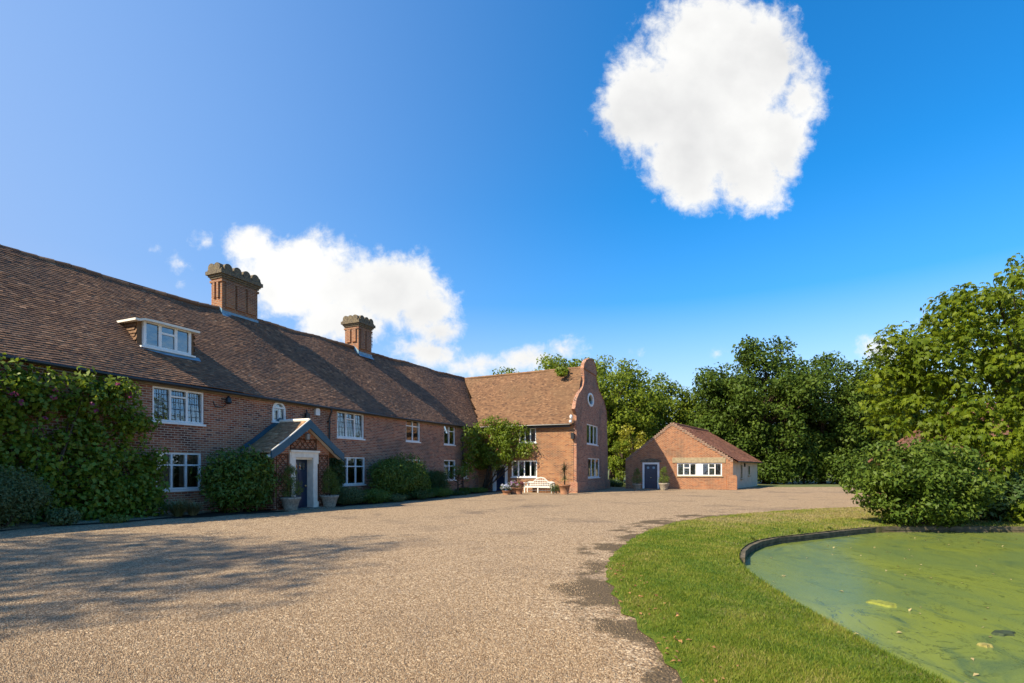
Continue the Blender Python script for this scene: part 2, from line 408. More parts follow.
def foliage(name, clumps, dens, size, m, parent, g, aspect=.55, up=.5, jit=.75, inner=.45, droop=.2, zmin=None):
    P, Nn, T = clump_leaves(clumps, dens, size, g, up, jit, inner)
    if zmin is not None:
        k = P[:, 2] > zmin; P, Nn, T = P[k], Nn[k], T[k]
    v, f, tn = leaf_mesh(P, Nn, size, aspect, droop, T, g)
    return raw_mesh(name, v, f, m, parent, tn)
def crown_clumps(g, c, r, n, cr, low=-.8, fill=.35):
    out = []; c = np.array(c); r = np.array(r)
    while len(out) < n:
        d = g.normal(size=3); d /= np.linalg.norm(d)
        if d[2] < low: continue
        k = g.uniform(.72, 1.0) if g.random() > fill else g.uniform(.2, .75)
        q = cr * g.uniform(.6, 1.25)
        out.append((*(c + d * np.maximum(r - q * .7, .05) * k), q * g.uniform(.9, 1.2), q * g.uniform(.9, 1.2), q * g.uniform(.6, .85)))
    return out
def lobed(g, c, r, n, cr, nl=9, lr=.5, low=-.8, fill=.2):
    c = np.array(c, float); r = np.array(r, float); out = []; lobes = []
    for k in range(nl):
        for _ in range(40):
            d = g.normal(size=3); d /= np.linalg.norm(d)
            if d[2] > low and all(np.linalg.norm((d - e[0])) > .75 for e in lobes): break
        lobes.append((d, lr * g.uniform(.75, 1.2)))
    lobes.append((np.zeros(3), .72))
    per = max(4, int(n / len(lobes)))
    for d, q in lobes:
        out += crown_clumps(g, c + d * r * max(1 - q, .2) * g.uniform(.95, 1.12), r * q, per, cr, low=-.75, fill=fill)
    return out
def limbs(mb, base, top, r0, targets, g, seg=7):
    base = Vector(base); top = Vector(top)
    mid = base.lerp(top, .5) + Vector((g.normal() * .12, g.normal() * .12, 0)) * (top - base).length * .25
    tr = [base + Vector((0, 0, -.2)), base + Vector((0, 0, .25)), base.lerp(mid, .6), mid, mid.lerp(top, .5), top]
    mb.tube(tr, [r0 * 1.5, r0 * 1.08, r0 * .9, r0 * .75, r0 * .5, r0 * .2], seg + 2)
    for t in targets:
        t = Vector(t); h = min(max((t.z - base.z) / max((top - base).length, .1) - .25, .18), .85)
        s = base.lerp(mid, h * 2) if h < .5 else mid.lerp(top, (h - .5) * 2)
        m2 = s.lerp(t, .5) + Vector((0, 0, -.06 * (t - s).length))
        rr = r0 * (1 - h) * .5 + .02
        mb.tube([s, m2, t], [rr, rr * .65, rr * .2], seg - 1)

# ------------------------------------------------------------------ frames of reference
P0 = Vector((-12.7, 14.1, 0)); UU = Vector((.4, .9165, 0)).normalized(); HA = math.atan2(UU.y, UU.x)
HM = Matrix.Translation(P0) @ Matrix.Rotation(HA, 4, 'Z'); HI = HM.inverted()
def ray(px, py): return Vector(((px - CX) / F, 1, (HY - py) / F))
EYE = Vector((0, 0, CH))
hE = HI @ EYE; hR3 = HI.to_3x3()
def on_q(px, py, q):            # point seen at a pixel, on the house plane of depth q -> (t, z)
    d = hR3 @ ray(px, py); k = (q - hE.y) / d.y; p = hE + d * k; return p.x, p.z
def on_t(px, py, t):            # ... on the cross plane t -> (q, z)
    d = hR3 @ ray(px, py); k = (t - hE.x) / d.x; p = hE + d * k; return p.y, p.z
def hw(t, q, z=0): return HM @ Vector((t, q, z))
def gxy(px, py, z=0.0):
    k = F * (CH - z) / (py - HY); return ((px - CX) / F * k, k)
def at(px, D): return ((px - CX) / F * D, D)
def zat(py, D): return CH + (HY - py) / F * D

def gz(x, y):
    dx, dy = x - P0.x, y - P0.y
    t = dx * UU.x + dy * UU.y; o = dx * UU.y - dy * UU.x
    return .34 * math.exp(-((t + 2) / 7) ** 2) * min(max(1 - o / 7, 0), 1) ** 1.3

# ================================================================== THE SETTING
LAWN_EDGE = [(1.6, -12), (1.25, -2), (1.22, 2.2)] + [gxy(*p) for p in ((682, 683), (662, 648), (640, 628), (624, 611), (611, 594), (605, 577), (607, 565), (614, 555), (624, 545), (635, 537), (652, 529), (673, 523), (705, 518), (741, 514), (809, 509.5), (850, 508))] + [(20, 22.6), (40, 23.5)]
def ragged(line, st, amp, seed):
    g = np.random.default_rng(seed); out = []
    for a, b in zip(line[:-1], line[1:]):
        a = np.array(a); b = np.array(b); n = max(1, int(np.linalg.norm(b - a) / st)); 
        for k in range(n): out.append(tuple(a + (b - a) * k / n + g.normal(size=2) * amp))
    return out + [line[-1]]
LAWN_EDGE = LAWN_EDGE[:2] + ragged(LAWN_EDGE[2:], .16, .035, 5)
POND_BANK = [gxy(*p) for p in ((945, 683), (905, 664), (870, 645), (830, 622), (790, 600), (762, 581), (745, 569), (739, 560), (739, 553), (744, 546.5), (755, 541), (772, 537.5), (795, 535), (830, 531), (875, 526.5))]
POND = [(8, -4.5), (5, -3), (3.9, -.5), (3.45, 2.2)] + POND_BANK + [(12.2, 14.9), (15, 14.7), (22, 14.4), (28, 11), (31, 4), (27, -2), (18, -5)]
WATER_Z = -.155
LAWN = LAWN_EDGE + [(60, 20), (60, -12)]

def smooth_poly(poly, it=2):
    for _ in range(it):
        q = []
        for i in range(len(poly)):
            a = poly[i]; b = poly[(i + 1) % len(poly)]
            q += [(a[0] * .75 + b[0] * .25, a[1] * .75 + b[1] * .25), (a[0] * .25 + b[0] * .75, a[1] * .25 + b[1] * .75)]
        poly = q
    return poly
POND = smooth_poly(POND, 2)
def seg_dist(P, line):
    best = np.full(len(P), 1e9)
    for a, b in zip(line[:-1], line[1:]):
        a = np.array(a); b = np.array(b); ab = b - a; t = np.clip(((P - a) @ ab) / (ab @ ab), 0, 1)
        best = np.minimum(best, np.linalg.norm(P - (a + t[:, None] * ab), axis=1))
    return best
def sheet(name, outline, holes, zf, m, grids=(), attr=None):
    V = []; E = []
    for lp in [outline] + holes:
        b = len(V); V += [Vector(p) for p in lp]; E += [(b + k, b + (k + 1) % len(lp)) for k in range(len(lp))]
    for (x0, x1, y0, y1, st) in grids:
        gx, gy = np.meshgrid(np.arange(x0, x1, st), np.arange(y0, y1, st)); G = np.stack([gx.ravel(), gy.ravel()], 1) + rng.uniform(-.2, .2, (gx.size, 2)) * st
        k = inside_np(G, outline)
        for h in holes: k &= ~inside_np(G, h)
        V += [Vector(p) for p in G[k]]
    cv, ce, cf, *_ = delaunay_2d_cdt(V, E, [], 0, 1e-4)
    fs = []
    ctr = np.array([[sum(cv[k].x for k in t) / 3, sum(cv[k].y for k in t) / 3] for t in cf]); keep = inside_np(ctr, outline)
    for h in holes: keep &= ~inside_np(ctr, h)
    fs = np.array([t for t, k in zip(cf, keep) if k])
    xy = np.array([[p.x, p.y] for p in cv]); z = np.array([zf(p.x, p.y) for p in cv])
    return raw_mesh(name, np.column_stack([xy, z]), fs, m, None, attr(xy) if attr else None, True)

def gravel_mat():
    m, N, L, B = new_mat('golden gravel')
    g = N.new('ShaderNodeNewGeometry'); P = g.outputs['Position']
    at_ = N.new('ShaderNodeAttribute'); at_.attribute_name = 'tone'
    vo = N.new('ShaderNodeTexVoronoi'); vo.inputs['Scale'].default_value = 48; L.new(P, vo.inputs['Vector'])
    vo2 = N.new('ShaderNodeTexVoronoi'); vo2.inputs['Scale'].default_value = 21; L.new(P, vo2.inputs['Vector'])
    cr = N.new('ShaderNodeValToRGB'); e = cr.color_ramp.elements
    e[0].position = .0; e[0].color = (.12, .07, .036, 1); e[1].position = 1; e[1].color = (.54, .415, .275, 1)
    for p_, c_ in ((.25, (.225, .15, .088)), (.55, (.305, .213, .13)), (.8, (.385, .285, .184))): x = e.new(p_); x.color = (*c_, 1)
    sp = N.new('ShaderNodeSeparateColor'); L.new(vo.outputs['Color'], sp.inputs[0]); L.new(sp.outputs[0], cr.inputs[0])
    big = noise_n(N, L, P, .35, 6, .65, .4); mid = noise_n(N, L, P, 1.6, 6, .7); midl = noise_n(N, L, P, .8, 6, .62); fn = noise_n(N, L, P, 9, 4, .6)
    c = mixc(N, L, ramp(N, L, big, .5, .74), cr.outputs[0], (.13, .095, .07))
    mm = N.new('ShaderNodeMath'); mm.operation = 'MULTIPLY'; mm.inputs[1].default_value = .45; L.new(ramp(N, L, mid, .5, .72), mm.inputs[0])
    c = mixc(N, L, mm.outputs[0], c, (.2, .145, .1))
    c = mixc(N, L, .35, c, mixc(N, L, ramp(N, L, fn, .3, .7), (.2, .2, .2), (.8, .8, .8)), 'SOFT_LIGHT')
    # bare dark earth beside the lawn, broken up
    ad = N.new('ShaderNodeMath'); ad.operation = 'ADD'; L.new(at_.outputs['Fac'], ad.inputs[0])
    md = N.new('ShaderNodeMath'); md.operation = 'MULTIPLY_ADD'; md.inputs[1].default_value = 5.5; md.inputs[2].default_value = -2.95; L.new(midl, md.inputs[0]); L.new(md.outputs[0], ad.inputs[1])
    ad2 = N.new('ShaderNodeMath'); ad2.operation = 'MULTIPLY_ADD'; ad2.inputs[1].default_value = .7; L.new(fn, ad2.inputs[0]); 
    s2 = N.new('ShaderNodeMath'); s2.operation = 'SUBTRACT'; s2.inputs[1].default_value = .35; L.new(ad.outputs[0], s2.inputs[0]); L.new(s2.outputs[0], ad2.inputs[2])
    ed = ramp(N, L, ad2.outputs[0], .3, .66)
    ez_ = N.new('ShaderNodeMath'); ez_.operation = 'MULTIPLY'; L.new(ed, ez_.inputs[0]); L.new(ramp(N, L, at_.outputs['Fac'], .02, .3), ez_.inputs[1])
    fn2 = noise_n(N, L, P, 45, 3, .7)
    c = mixc(N, L, ez_.outputs[0], c, mixc(N, L, ramp(N, L, fn2, .3, .7), mixc(N, L, fn, (.03, .022, .014), (.085, .06, .036)), (.15, .105, .06)))
    L.new(c, B.inputs['Base Color']); B.inputs['Roughness'].default_value = .9; B.inputs['Specular IOR Level'].default_value = .2
    h = N.new('ShaderNodeMath'); h.operation = 'MULTIPLY_ADD'; h.inputs[1].default_value = -1.0; L.new(vo.outputs['Distance'], h.inputs[0]); L.new(vo2.outputs['Distance'], h.inputs[2])
    b1 = bump(N, L, h.outputs[0], .9, .012, B); bump(N, L, mid, .5, .06, B, b1)
    return m
def lawn_mat():
    m, N, L, B = new_mat('mown lawn')
    g = N.new('ShaderNodeNewGeometry'); P = g.outputs['Position']
    big = noise_n(N, L, P, .55, 5, .6); mid = noise_n(N, L, P, 4, 5, .65); fn = noise_n(N, L, P, 70, 3, .6)
    c = mixc(N, L, ramp(N, L, mid, .35, .68), (.06, .11, .012), (.14, .17, .02))
    c = mixc(N, L, ramp(N, L, big, .55, .72), c, (.2, .175, .06))
    at_ = N.new('ShaderNodeAttribute'); at_.attribute_name = 'tone'
    dm = N.new('ShaderNodeMath'); dm.operation = 'MULTIPLY'; L.new(at_.outputs['Fac'], dm.inputs[0]); L.new(ramp(N, L, mid, .3, .6), dm.inputs[1])
    c = mixc(N, L, dm.outputs[0], c, (.27, .21, .1))
    c = mixc(N, L, .5, c, mixc(N, L, fn, (.1, .1, .1), (.9, .9, .9)), 'SOFT_LIGHT')
    L.new(c, B.inputs['Base Color']); B.inputs['Roughness'].default_value = .9; B.inputs['Specular IOR Level'].default_value = .15
    bump(N, L, fn, .7, .03, B); return m
def water_mat():
    m, N, L, B = new_mat('duckweed covered water')
    g = N.new('ShaderNodeNewGeometry'); P = g.outputs['Position']
    sc = N.new('ShaderNodeMapping'); sc.inputs['Scale'].default_value = (1, .55, 1); sc.inputs['Rotation'].default_value = (0, 0, R(-35)); L.new(P, sc.inputs[0]); Q = sc.outputs[0]
    big = noise_n(N, L, Q, .33, 5, .55, 1.4); mid = noise_n(N, L, Q, 1.1, 7, .68, 1.8); fn = noise_n(N, L, P, 60, 3, .7); veins = noise_n(N, L, Q, .8, 8, .6, 2.6)
    c = mixc(N, L, ramp(N, L, big, .3, .7), (.1, .15, .05), (.17, .205, .036))
    c = mixc(N, L, ramp(N, L, mid, .5, .75), c, (.062, .105, .045))
    # thin dark cracks where the weed has parted
    v = N.new('ShaderNodeMath'); v.operation = 'SUBTRACT'; v.inputs[1].default_value = .5; L.new(veins, v.inputs[0])
    va = N.new('ShaderNodeMath'); va.operation = 'ABSOLUTE'; L.new(v.outputs[0], va.inputs[0])
    crack = N.new('ShaderNodeMapRange'); crack.inputs[1].default_value = .0; crack.inputs[2].default_value = .016; crack.inputs[3].default_value = 1; crack.inputs[4].default_value = 0; L.new(va.outputs[0], crack.inputs[0])
    at_ = N.new('ShaderNodeAttribute'); at_.attribute_name = 'tone'   # open water near the bank
    op = N.new('ShaderNodeMath'); op.operation = 'MULTIPLY_ADD'; op.inputs[1].default_value = 1.1; L.new(mid, op.inputs[0]); L.new(at_.outputs['Fac'], op.inputs[2])
    opn = ramp(N, L, op.outputs[0], 1.12, 1.34)
    ck = N.new('ShaderNodeMath'); ck.operation = 'MULTIPLY'; L.new(crack.outputs[0], ck.inputs[0]); L.new(ramp(N, L, big, .42, .6), ck.inputs[1])
    ck2 = N.new('ShaderNodeMath'); ck2.operation = 'MULTIPLY'; ck2.inputs[1].default_value = .55; L.new(ck.outputs[0], ck2.inputs[0])
    ow = N.new('ShaderNodeMath'); ow.operation = 'MAXIMUM'; L.new(ck2.outputs[0], ow.inputs[0]); L.new(opn, ow.inputs[1])
    c = mixc(N, L, .6, c, mixc(N, L, fn, (.15, .15, .15), (.85, .85, .85)), 'SOFT_LIGHT')
    c = mixc(N, L, ow.outputs[0], c, (.012, .03, .022))
    L.new(c, B.inputs['Base Color'])
    rg = N.new('ShaderNodeMapRange'); rg.inputs[3].default_value = .27; rg.inputs[4].default_value = .06; L.new(ow.outputs[0], rg.inputs[0]); L.new(rg.outputs[0], B.inputs['Roughness'])
    B.inputs['IOR'].default_value = 1.33; B.inputs['Specular IOR Level'].default_value = .5
    bump(N, L, fn, .12, .01, B); return m
def ground_mat():
    m, N, L, B = new_mat('rough grass ground')
    g = N.new('ShaderNodeNewGeometry'); P = g.outputs['Position']
    a = noise_n(N, L, P, .3, 6, .6); b = noise_n(N, L, P, 8, 4, .6)
    c = mixc(N, L, ramp(N, L, a, .4, .65), (.07, .1, .022), (.14, .14, .045)); c = mixc(N, L, .5, c, mixc(N, L, b, (.2, .2, .2), (.8, .8, .8)), 'SOFT_LIGHT')
    L.new(c, B.inputs['Base Color']); B.inputs['Roughness'].default_value = .95; bump(N, L, b, .8, .06, B); return m

def soil_bank_mat(): return plain('soil bank', (.12, .09, .055), .95, .1, .3, 8, col2=(.05, .05, .02), bmp=.04)

big_sq = [(-900, -900), (900, -900), (900, 900), (-900, 900)]
o = sheet('ground', big_sq, [POND], lambda x, y: gz(x, y) - .03, ground_mat(), [(-32, 70, -12, 72, 3.0)]); tag(o, kind='structure')
GRAVEL = [(-45, -14)] + [(x + .05, y) for x, y in LAWN_EDGE[:2]] + [(x + .12, y - .06) for x, y in LAWN_EDGE[2::4]] + [(62, 26), (62, 46.8), (29, 46.2), (20, 45.2), (10, 44.2), (-6, 60), (-45, 60)]
def edge_attr(xy):
    d = seg_dist(xy, LAWN_EDGE[1:110]); return np.clip(1 - d / 1.15, 0, 1)
o = sheet('gravel_drive', GRAVEL, [], gz, gravel_mat(), [(-16, 8, 2.5, 17, .3), (-20, 30, 17, 44, 1.2)], edge_attr); tag(o, kind='structure')
def lawn_z(x, y):
    d = float(seg_dist(np.array([[x, y]]), LAWN_EDGE)[0]); dp = float(seg_dist(np.array([[x, y]]), POND)[0]); return gz(x, y) + .012 + .06 * min(d / .7, 1) * min(dp / .9, 1)
def dry(xy): return np.clip((xy[:, 1] - 13.5) / 4.0, 0, 1) * 1.0 + np.clip(1 - seg_dist(xy, POND_BANK) / .45, 0, 1) * .55
o = sheet('lawn', LAWN, [POND], lawn_z, lawn_mat(), [(1, 6, -2, 16, .3), (3, 22, 12, 24, .6)], dry); tag(o, kind='structure')
def open_water(xy):
    d = seg_dist(xy, POND[8:60]); bx, by = gxy(775, 612, WATER_Z)
    k = np.exp(-((xy[:, 0] - bx) ** 2 / 1.2 + (xy[:, 1] - by) ** 2 / 2.2))
    return np.clip(1 - d / .45, 0, 1) * .55 + k * .42
PW = [(x + (x - 14) * .012, y + (y - 5) * .012) for x, y in POND]
o = sheet('pond_water', PW, [], lambda x, y: WATER_Z, water_mat(), [(2, 10, 2, 15.5, .22), (10, 30, -4, 15, 1.0)], open_water); tag(o, kind='structure')
# soil bank of the pond
mb = MB(); n = len(POND)
for i in range(n):
    a = Vector((*POND[i], 0)); b = Vector((*POND[(i + 1) % n], 0)); ctr = Vector((14, 5, 0))
    ins = lambda p, k: p + (ctr - p).normalized() * k
    za, zb = lawn_z(a.x, a.y), lawn_z(b.x, b.y)
    wob = lambda p: .05 * math.sin(p.x * 7 + p.y * 5) + .03 * math.sin(p.y * 17)
    mb.quad(a + Vector((0, 0, za)), b + Vector((0, 0, zb)), ins(b, .05 + wob(b)) + Vector((0, 0, WATER_Z - .12)), ins(a, .05 + wob(a)) + Vector((0, 0, WATER_Z - .12)))
tag(obj('pond_bank', mb, soil_bank_mat()), kind='structure')
# planting beds along the house wall
def bed(t0, t1, depth, n=24):
    out = []
    for k in range(n + 1):
        t = t0 + (t1 - t0) * k / n; out.append((t, -depth(t) - .12 * math.sin(t * 2.3) - .06 * math.sin(t * 6.1)))
    poly = [tuple(hw(t, q).xy) for t, q in out] + [tuple(hw(t1, .02).xy), tuple(hw(t0, .02).xy)]
    o = sheet('planting_bed', poly, [], lambda x, y: gz(x, y) + .012, M['soil'], []); tag(o, kind='structure')

# ================================================================== THE HOUSE
house = thing('country_house', P0, HA, 'long red brick country house with brown tiled roof, two chimneys and curved gable end', 'house')
TC = 25.8                                             # cross wing front wall plane (house coordinates t, q, z)
QG = on_t(576.5, 480, TC)[0]                          # gable end plane
TB = TC + 8.7
QR = 3.8                                              # ridge depth of the long wing
Fm = lambda a, z, d: (a, -d, z)                       # long front wall
Fw = lambda a, z, d: (TC - d, a, z)                   # wing front: a is q
Fg = lambda a, z, d: (a, QG - d, z)                   # gable end: a is t

def rect(plane, px0, px1, py0, py1):
    (fn, k) = plane; pc = (px0 + px1) / 2
    a0 = fn(px0, (py0 + py1) / 2, k)[0]; a1 = fn(px1, (py0 + py1) / 2, k)[0]
    return (min(a0, a1), max(a0, a1), fn(pc, py1, k)[1], fn(pc, py0, k)[1])
def rloop(r): return [(r[0], r[2]), (r[1], r[2]), (r[1], r[3]), (r[0], r[3])]

PM, PW_, PG = (on_q, 0.0), (on_t, TC), (on_q, QG)
W_main = [  # rect, columns, transom fraction (from the bottom), per-light transoms, leaded, curtain
    (rect(PM, 152.5, 204, 389, 422.5), 3, [None, .76, None], True, 0),
    (rect(PM, 156, 201.5, 452.5, 489.5), 3, [.66, .66, .66], False, .9),
    (rect(PM, 337, 364, 412.5, 438), 3, [None, .74, None], True, 0),
    (rect(PM, 338.5, 365, 457, 484.5), 3, [.66, .66, .66], False, .12),
    (rect(PM, 406, 420, 419.8, 441.5), 2, [.7, .7], False, .2),
    (rect(PM, 406, 420.5, 459.5, 480.5), 2, [.7, .7], False, .2),
    (rect(PM, 444, 455, 425.4, 444.7), 2, [.7, .7], False, .2),
    (rect(PM, 444, 455.5, 460, 480), 2, [.7, .7], False, .2),
    (rect(PM, 463.2, 467.5, 461, 478), 1, [None], False, 0)]
W_wing = [(rect(PW_, 519, 536, 428, 442.5), 3, [None] * 3, False, .2), (rect(PW_, 511.5, 537, 460.5, 477), 4, [None] * 4, False, .25)]
W_gab = [(rect(PG, 586.8, 597.8, 425, 444.5), 3, [None] * 3, False, .5), (rect(PG, 588, 599.5, 458.3, 477.4), 3, [None] * 3, False, .5)]
ARCH = rect(PM, 272.2, 285.3, 401.8, 421.5)
DOORW = rect(PW_, 495, 506, 466, 493.5); DOORW = (DOORW[0], DOORW[1], 0.05, DOORW[3])

def arch_loop(r, n=10):
    a0, a1, z0, z1 = r; w = (a1 - a0) / 2; c = (a0 + a1) / 2; zs = z1 - w
    return [(a0, z0), (a1, z0)] + [(c + w * math.cos(math.pi * k / n), zs + w * math.sin(math.pi * k / n)) for k in range(n + 1)]
ARCHL = arch_loop(ARCH)

def window(parent, f, r, cols, transoms, leaded, curtain, rec=.06, fw=.065, sill=True, seed=0):
    a0, a1, z0, z1 = r; g = random.Random(seed + int(a0 * 100)); fr = MB(); gl = MB(); ba = MB()
    B_ = lambda mb, p0, p1, q0, q1, d0, d1: mb.box(p0, p1, q0, q1, d0, d1, lambda x, y, z: f(x, y, z))
    B_(fr, a0, a0 + fw, z0, z1, -rec - .06, -rec + .03); B_(fr, a1 - fw, a1, z0, z1, -rec - .06, -rec + .03)
    B_(fr, a0 + fw, a1 - fw, z0, z0 + fw, -rec - .06, -rec + .03); B_(fr, a0 + fw, a1 - fw, z1 - fw, z1, -rec - .06, -rec + .03)
    w = (a1 - a0 - fw) / cols
    for k in range(1, cols):
        x = a0 + fw / 2 + w * k; B_(fr, x - fw * .5, x + fw * .5, z0 + fw, z1 - fw, -rec - .055, -rec + .026)
    for k in range(cols):
        x0 = a0 + fw / 2 + w * k + fw / 2; x1 = x0 + w - fw
        if transoms[k]:
            zt = z0 + (z1 - z0) * transoms[k]; B_(fr, x0, x1, zt - fw * .4, zt + fw * .4, -rec - .05, -rec + .022)
        tl = [g.uniform(-.012, .012) for _ in range(2)]; tl[1] -= (.05 if leaded else .012) if f is Fm else 0
        gl.quad(f(x0, z0 + fw, -rec - .02 + tl[0]), f(x1, z0 + fw, -rec - .02 - tl[0]), f(x1, z1 - fw, -rec - .02 - tl[0] + tl[1]), f(x0, z1 - fw, -rec - .02 + tl[0] + tl[1]))
        nb = 2 if leaded else (1 if w > .45 else 0)
        if leaded:
            for j in range(1, 3): x = x0 + (x1 - x0) * j / 3; B_(ba, x - .005, x + .005, z0 + fw, z1 - fw, -rec - .012, -rec + .004)
            for j in range(1, 5): z = z0 + (z1 - z0) * j / 5; B_(ba, x0, x1, z - .005, z + .005, -rec - .0118, -rec + .0038)
    o = obj('window', fr, M['white'], parent)
    obj('glass', gl, M['glass'], o)
    if ba.v: obj('glazing_bars', ba, M['bars'], o)
    if sill: obj('sill', MB().box(a0 - .05, a1 + .05, z0 - .07, z0 - .003, -rec - .04, .05, lambda x, y, z: f(x, y, z)), M['white'], o)
    if curtain:
        cw = (a1 - a0) * curtain * .5
        for (s0, s1) in ((a0, a0 + cw), (a1 - cw, a1)):
            cb = MB(); nn = max(4, int((s1 - s0) / .05))
            for j in range(nn):
                x0 = s0 + (s1 - s0) * j / nn; x1 = s0 + (s1 - s0) * (j + 1) / nn; dd = lambda q: -rec - .1 + .03 * (q % 2)
                cb.quad(f(x0, z0, dd(j)), f(x1, z0, dd(j + 1)), f(x1, z1, dd(j + 1)), f(x0, z1, dd(j)))
            obj('curtain', cb, M['curtain'], o)
    return o

# walls
WZ = -.5
main_holes = [rloop(w[0]) for w in W_main] + [ARCHL]
PQ = -1.3                                            # porch front plane
pl = on_q(274.5, 480, PQ)[0]; pr = on_q(329, 480, PQ)[0]
mb = MB().panel([(-9, WZ), (TC, WZ), (TC, 4.42), (-9, 4.42)], main_holes, Fm, .32)
mb.box(-9, TB, 7.6, 7.9, WZ, 4.85); mb.box(-9, -8.7, .33, 7.59, WZ, 4.85)   # rear and far end
obj('front_wall', mb, M['brick'], house)
wing_holes = [rloop(w[0]) for w in W_wing] + [[(DOORW[0], DOORW[2]), (DOORW[1], DOORW[2]), (DOORW[1], DOORW[3]), (DOORW[0], DOORW[3])]]
mb = MB().panel([(QG + .22, WZ), (-.0, WZ), (-.0, 4.5), (QG + .22, 4.5)], wing_holes, Fw, .32)
mb.box(TB - .3, TB, QG + .22, 7.59, WZ, 4.4)
obj('wing_wall', mb, M['brick_wing'], house)
# shaped gable, traced on its own plane
gp = [(75, 650), (74, 430), (72, 330), (70, 290), (66, 268), (70, 245), (75, 222), (84, 200), (97, 182), (104, 165), (108, 140), (108, 110), (106, 84), (108, 64), (118, 46), (134, 38), (149, 45), (159, 64), (164, 92), (166, 112), (162, 118), (168, 150), (176, 182), (188, 208), (199, 232), (206, 262), (211, 285), (213, 330), (217, 450), (219, 600)]
GO = [on_q(560 + x / 4.55, 350 + y / 4.55, QG) for x, y in gp]
GO[0] = (TC, WZ); GO[1] = (TC, GO[1][1]); GO[2] = (TC, GO[2][1]); GO[3] = (TC - .02, GO[3][1]); GO[-1] = (GO[-1][0], WZ)
TB = GO[-1][0]
OV = rect(PG, 587.6, 593.6, 393.2, 406.4); oc = ((OV[0] + OV[1]) / 2, (OV[2] + OV[3]) / 2); orr = ((OV[1] - OV[0]) / 2, (OV[3] - OV[2]) / 2)
oval = lambda k, n=20: [(oc[0] + orr[0] * k * math.cos(2 * math.pi * j / n), oc[1] + orr[1] * k * math.sin(2 * math.pi * j / n)) for j in range(n)]
mb = MB().panel(GO, [rloop(w[0]) for w in W_gab] + [oval(1)], Fg, .2)
obj('gable_wall', mb, M['brick'], house)
# brick-on-edge coping following the curve
mb = MB()
for (a, b) in zip(GO[4:-3], GO[5:-2]):
    va = Vector(a); vb = Vector(b); t = (vb - va).normalized(); nn = Vector((-t.y, t.x)) * .022; nn = nn if True else nn
    ctr = Vector((oc[0], 6)); 
    if (va + nn - ctr).length < (va - ctr).length: nn = -nn
    mb.prism([tuple(va), tuple(vb), tuple(vb + nn), tuple(va + nn)], Fg, .04, -.2)
obj('coping', mb, M['brick'], house)
# stone plinth and corner buttress
mb = MB()
zb = on_q(590, 481, QG)[1]
mb.prism([(TC - .12, WZ), (TB + .3, WZ), (TB + .3, zb - .25), (TB + .1, zb), (TC - .12, zb)], Fg, .1, .002)
mb.box(TC - .1, TC - .002, QG - .1, QG + .5, WZ, zb)
obj('plinth', mb, M['brick'], house)
# band courses on the gable
mb = MB()
zk = on_q(595, 375, QG)[1]; ga = on_q(584.5, 375, QG)[0]; gb = on_q(596.3, 375, QG)[0]
mb.box(ga - .03, gb + .03, zk - .04, zk + .05, .002, .06, Fg)
obj('string_course', mb, M['brick_chimney'], house)

for i, w in enumerate(W_main): window(house, Fm, *w, seed=i)
for i, w in enumerate(W_wing): window(house, Fw, *w, seed=20 + i)
for i, w in enumerate(W_gab): window(house, Fg, *w, fw=.075, seed=40 + i)
# arched window
fr = MB(); al = ARCHL; c0 = Vector(((ARCH[0] + ARCH[1]) / 2, (ARCH[2] + ARCH[3]) / 2))
for k in range(len(al)):
    a = Vector(al[k]); b = Vector(al[(k + 1) % len(al)])
    if (a - b).length < 1e-4: continue
    ai = a + (c0 - a).normalized() * .085; bi = b + (c0 - b).normalized() * .085
    fr.prism([tuple(a), tuple(b), tuple(bi), tuple(ai)], Fm, .02, -.1)
fr.box(c0.x - .035, c0.x + .035, ARCH[2] + .06, ARCH[3] - .35, -.1, .018, Fm); fr.box(ARCH[0] + .06, ARCH[1] - .06, c0.y + .12, c0.y + .19, -.1, .016, Fm)
o = obj('window', fr, M['white'], house); g_ = MB(); i0 = len(g_.v); g_.v = [Fm(a, z, -.06) for a, z in al]; g_.f = [tuple(range(len(al)))]
obj('glass', g_, M['glass'], o); obj('sill', MB().box(ARCH[0] - .04, ARCH[1] + .04, ARCH[2] - .07, ARCH[2] - .003, -.08, .06, Fm), M['white'], o)
# oval window in the gable
fr = MB(); o1, o2 = oval(1.04), oval(.74)
for k in range(20): fr.prism([o1[k], o1[(k + 1) % 20], o2[(k + 1) % 20], o2[k]], Fg, .03, -.12)
o = obj('window', fr, M['white'], house); g_ = MB(); g_.v = [Fg(a, z, -.06) for a, z in oval(.9)]; g_.f = [tuple(range(20))]; obj('glass', g_, M['glass'], o)
# wing door
a0, a1, z0, z1 = DOORW
fr = MB(); fr.box(a0 - .12, a0 + .07, z0 - .05, z1 + .1, -.2, .04, Fw); fr.box(a1 - .07, a1 + .16, z0 - .05, z1 + .1, -.2, .04, Fw); fr.box(a0 + .07, a1 - .07, z1 - .07, z1 + .1, -.2, .038, Fw)
dr = MB(); dr.box(a0 + .07, a1 - .07, z0, z1 - .07, -.16, -.11, Fw)
for (u0, u1, v0, v1) in ((.14, .46, .1, .42), (.54, .86, .1, .42), (.14, .46, .5, .92), (.54, .86, .5, .92)):
    w = a1 - a0 - .14; h = z1 - z0 - .07; dr.box(a0 + .07 + w * u0, a0 + .07 + w * u1, z0 + h * v0, z0 + h * v1, -.109, -.095, Fw)
o = obj('door', dr, M['blue_door'], house); obj('door_frame', fr, M['white'], o)
obj('handle', MB().ball(Fw(a0 + .2, z0 + 1, -.07), .035), M['brass'], o, True)

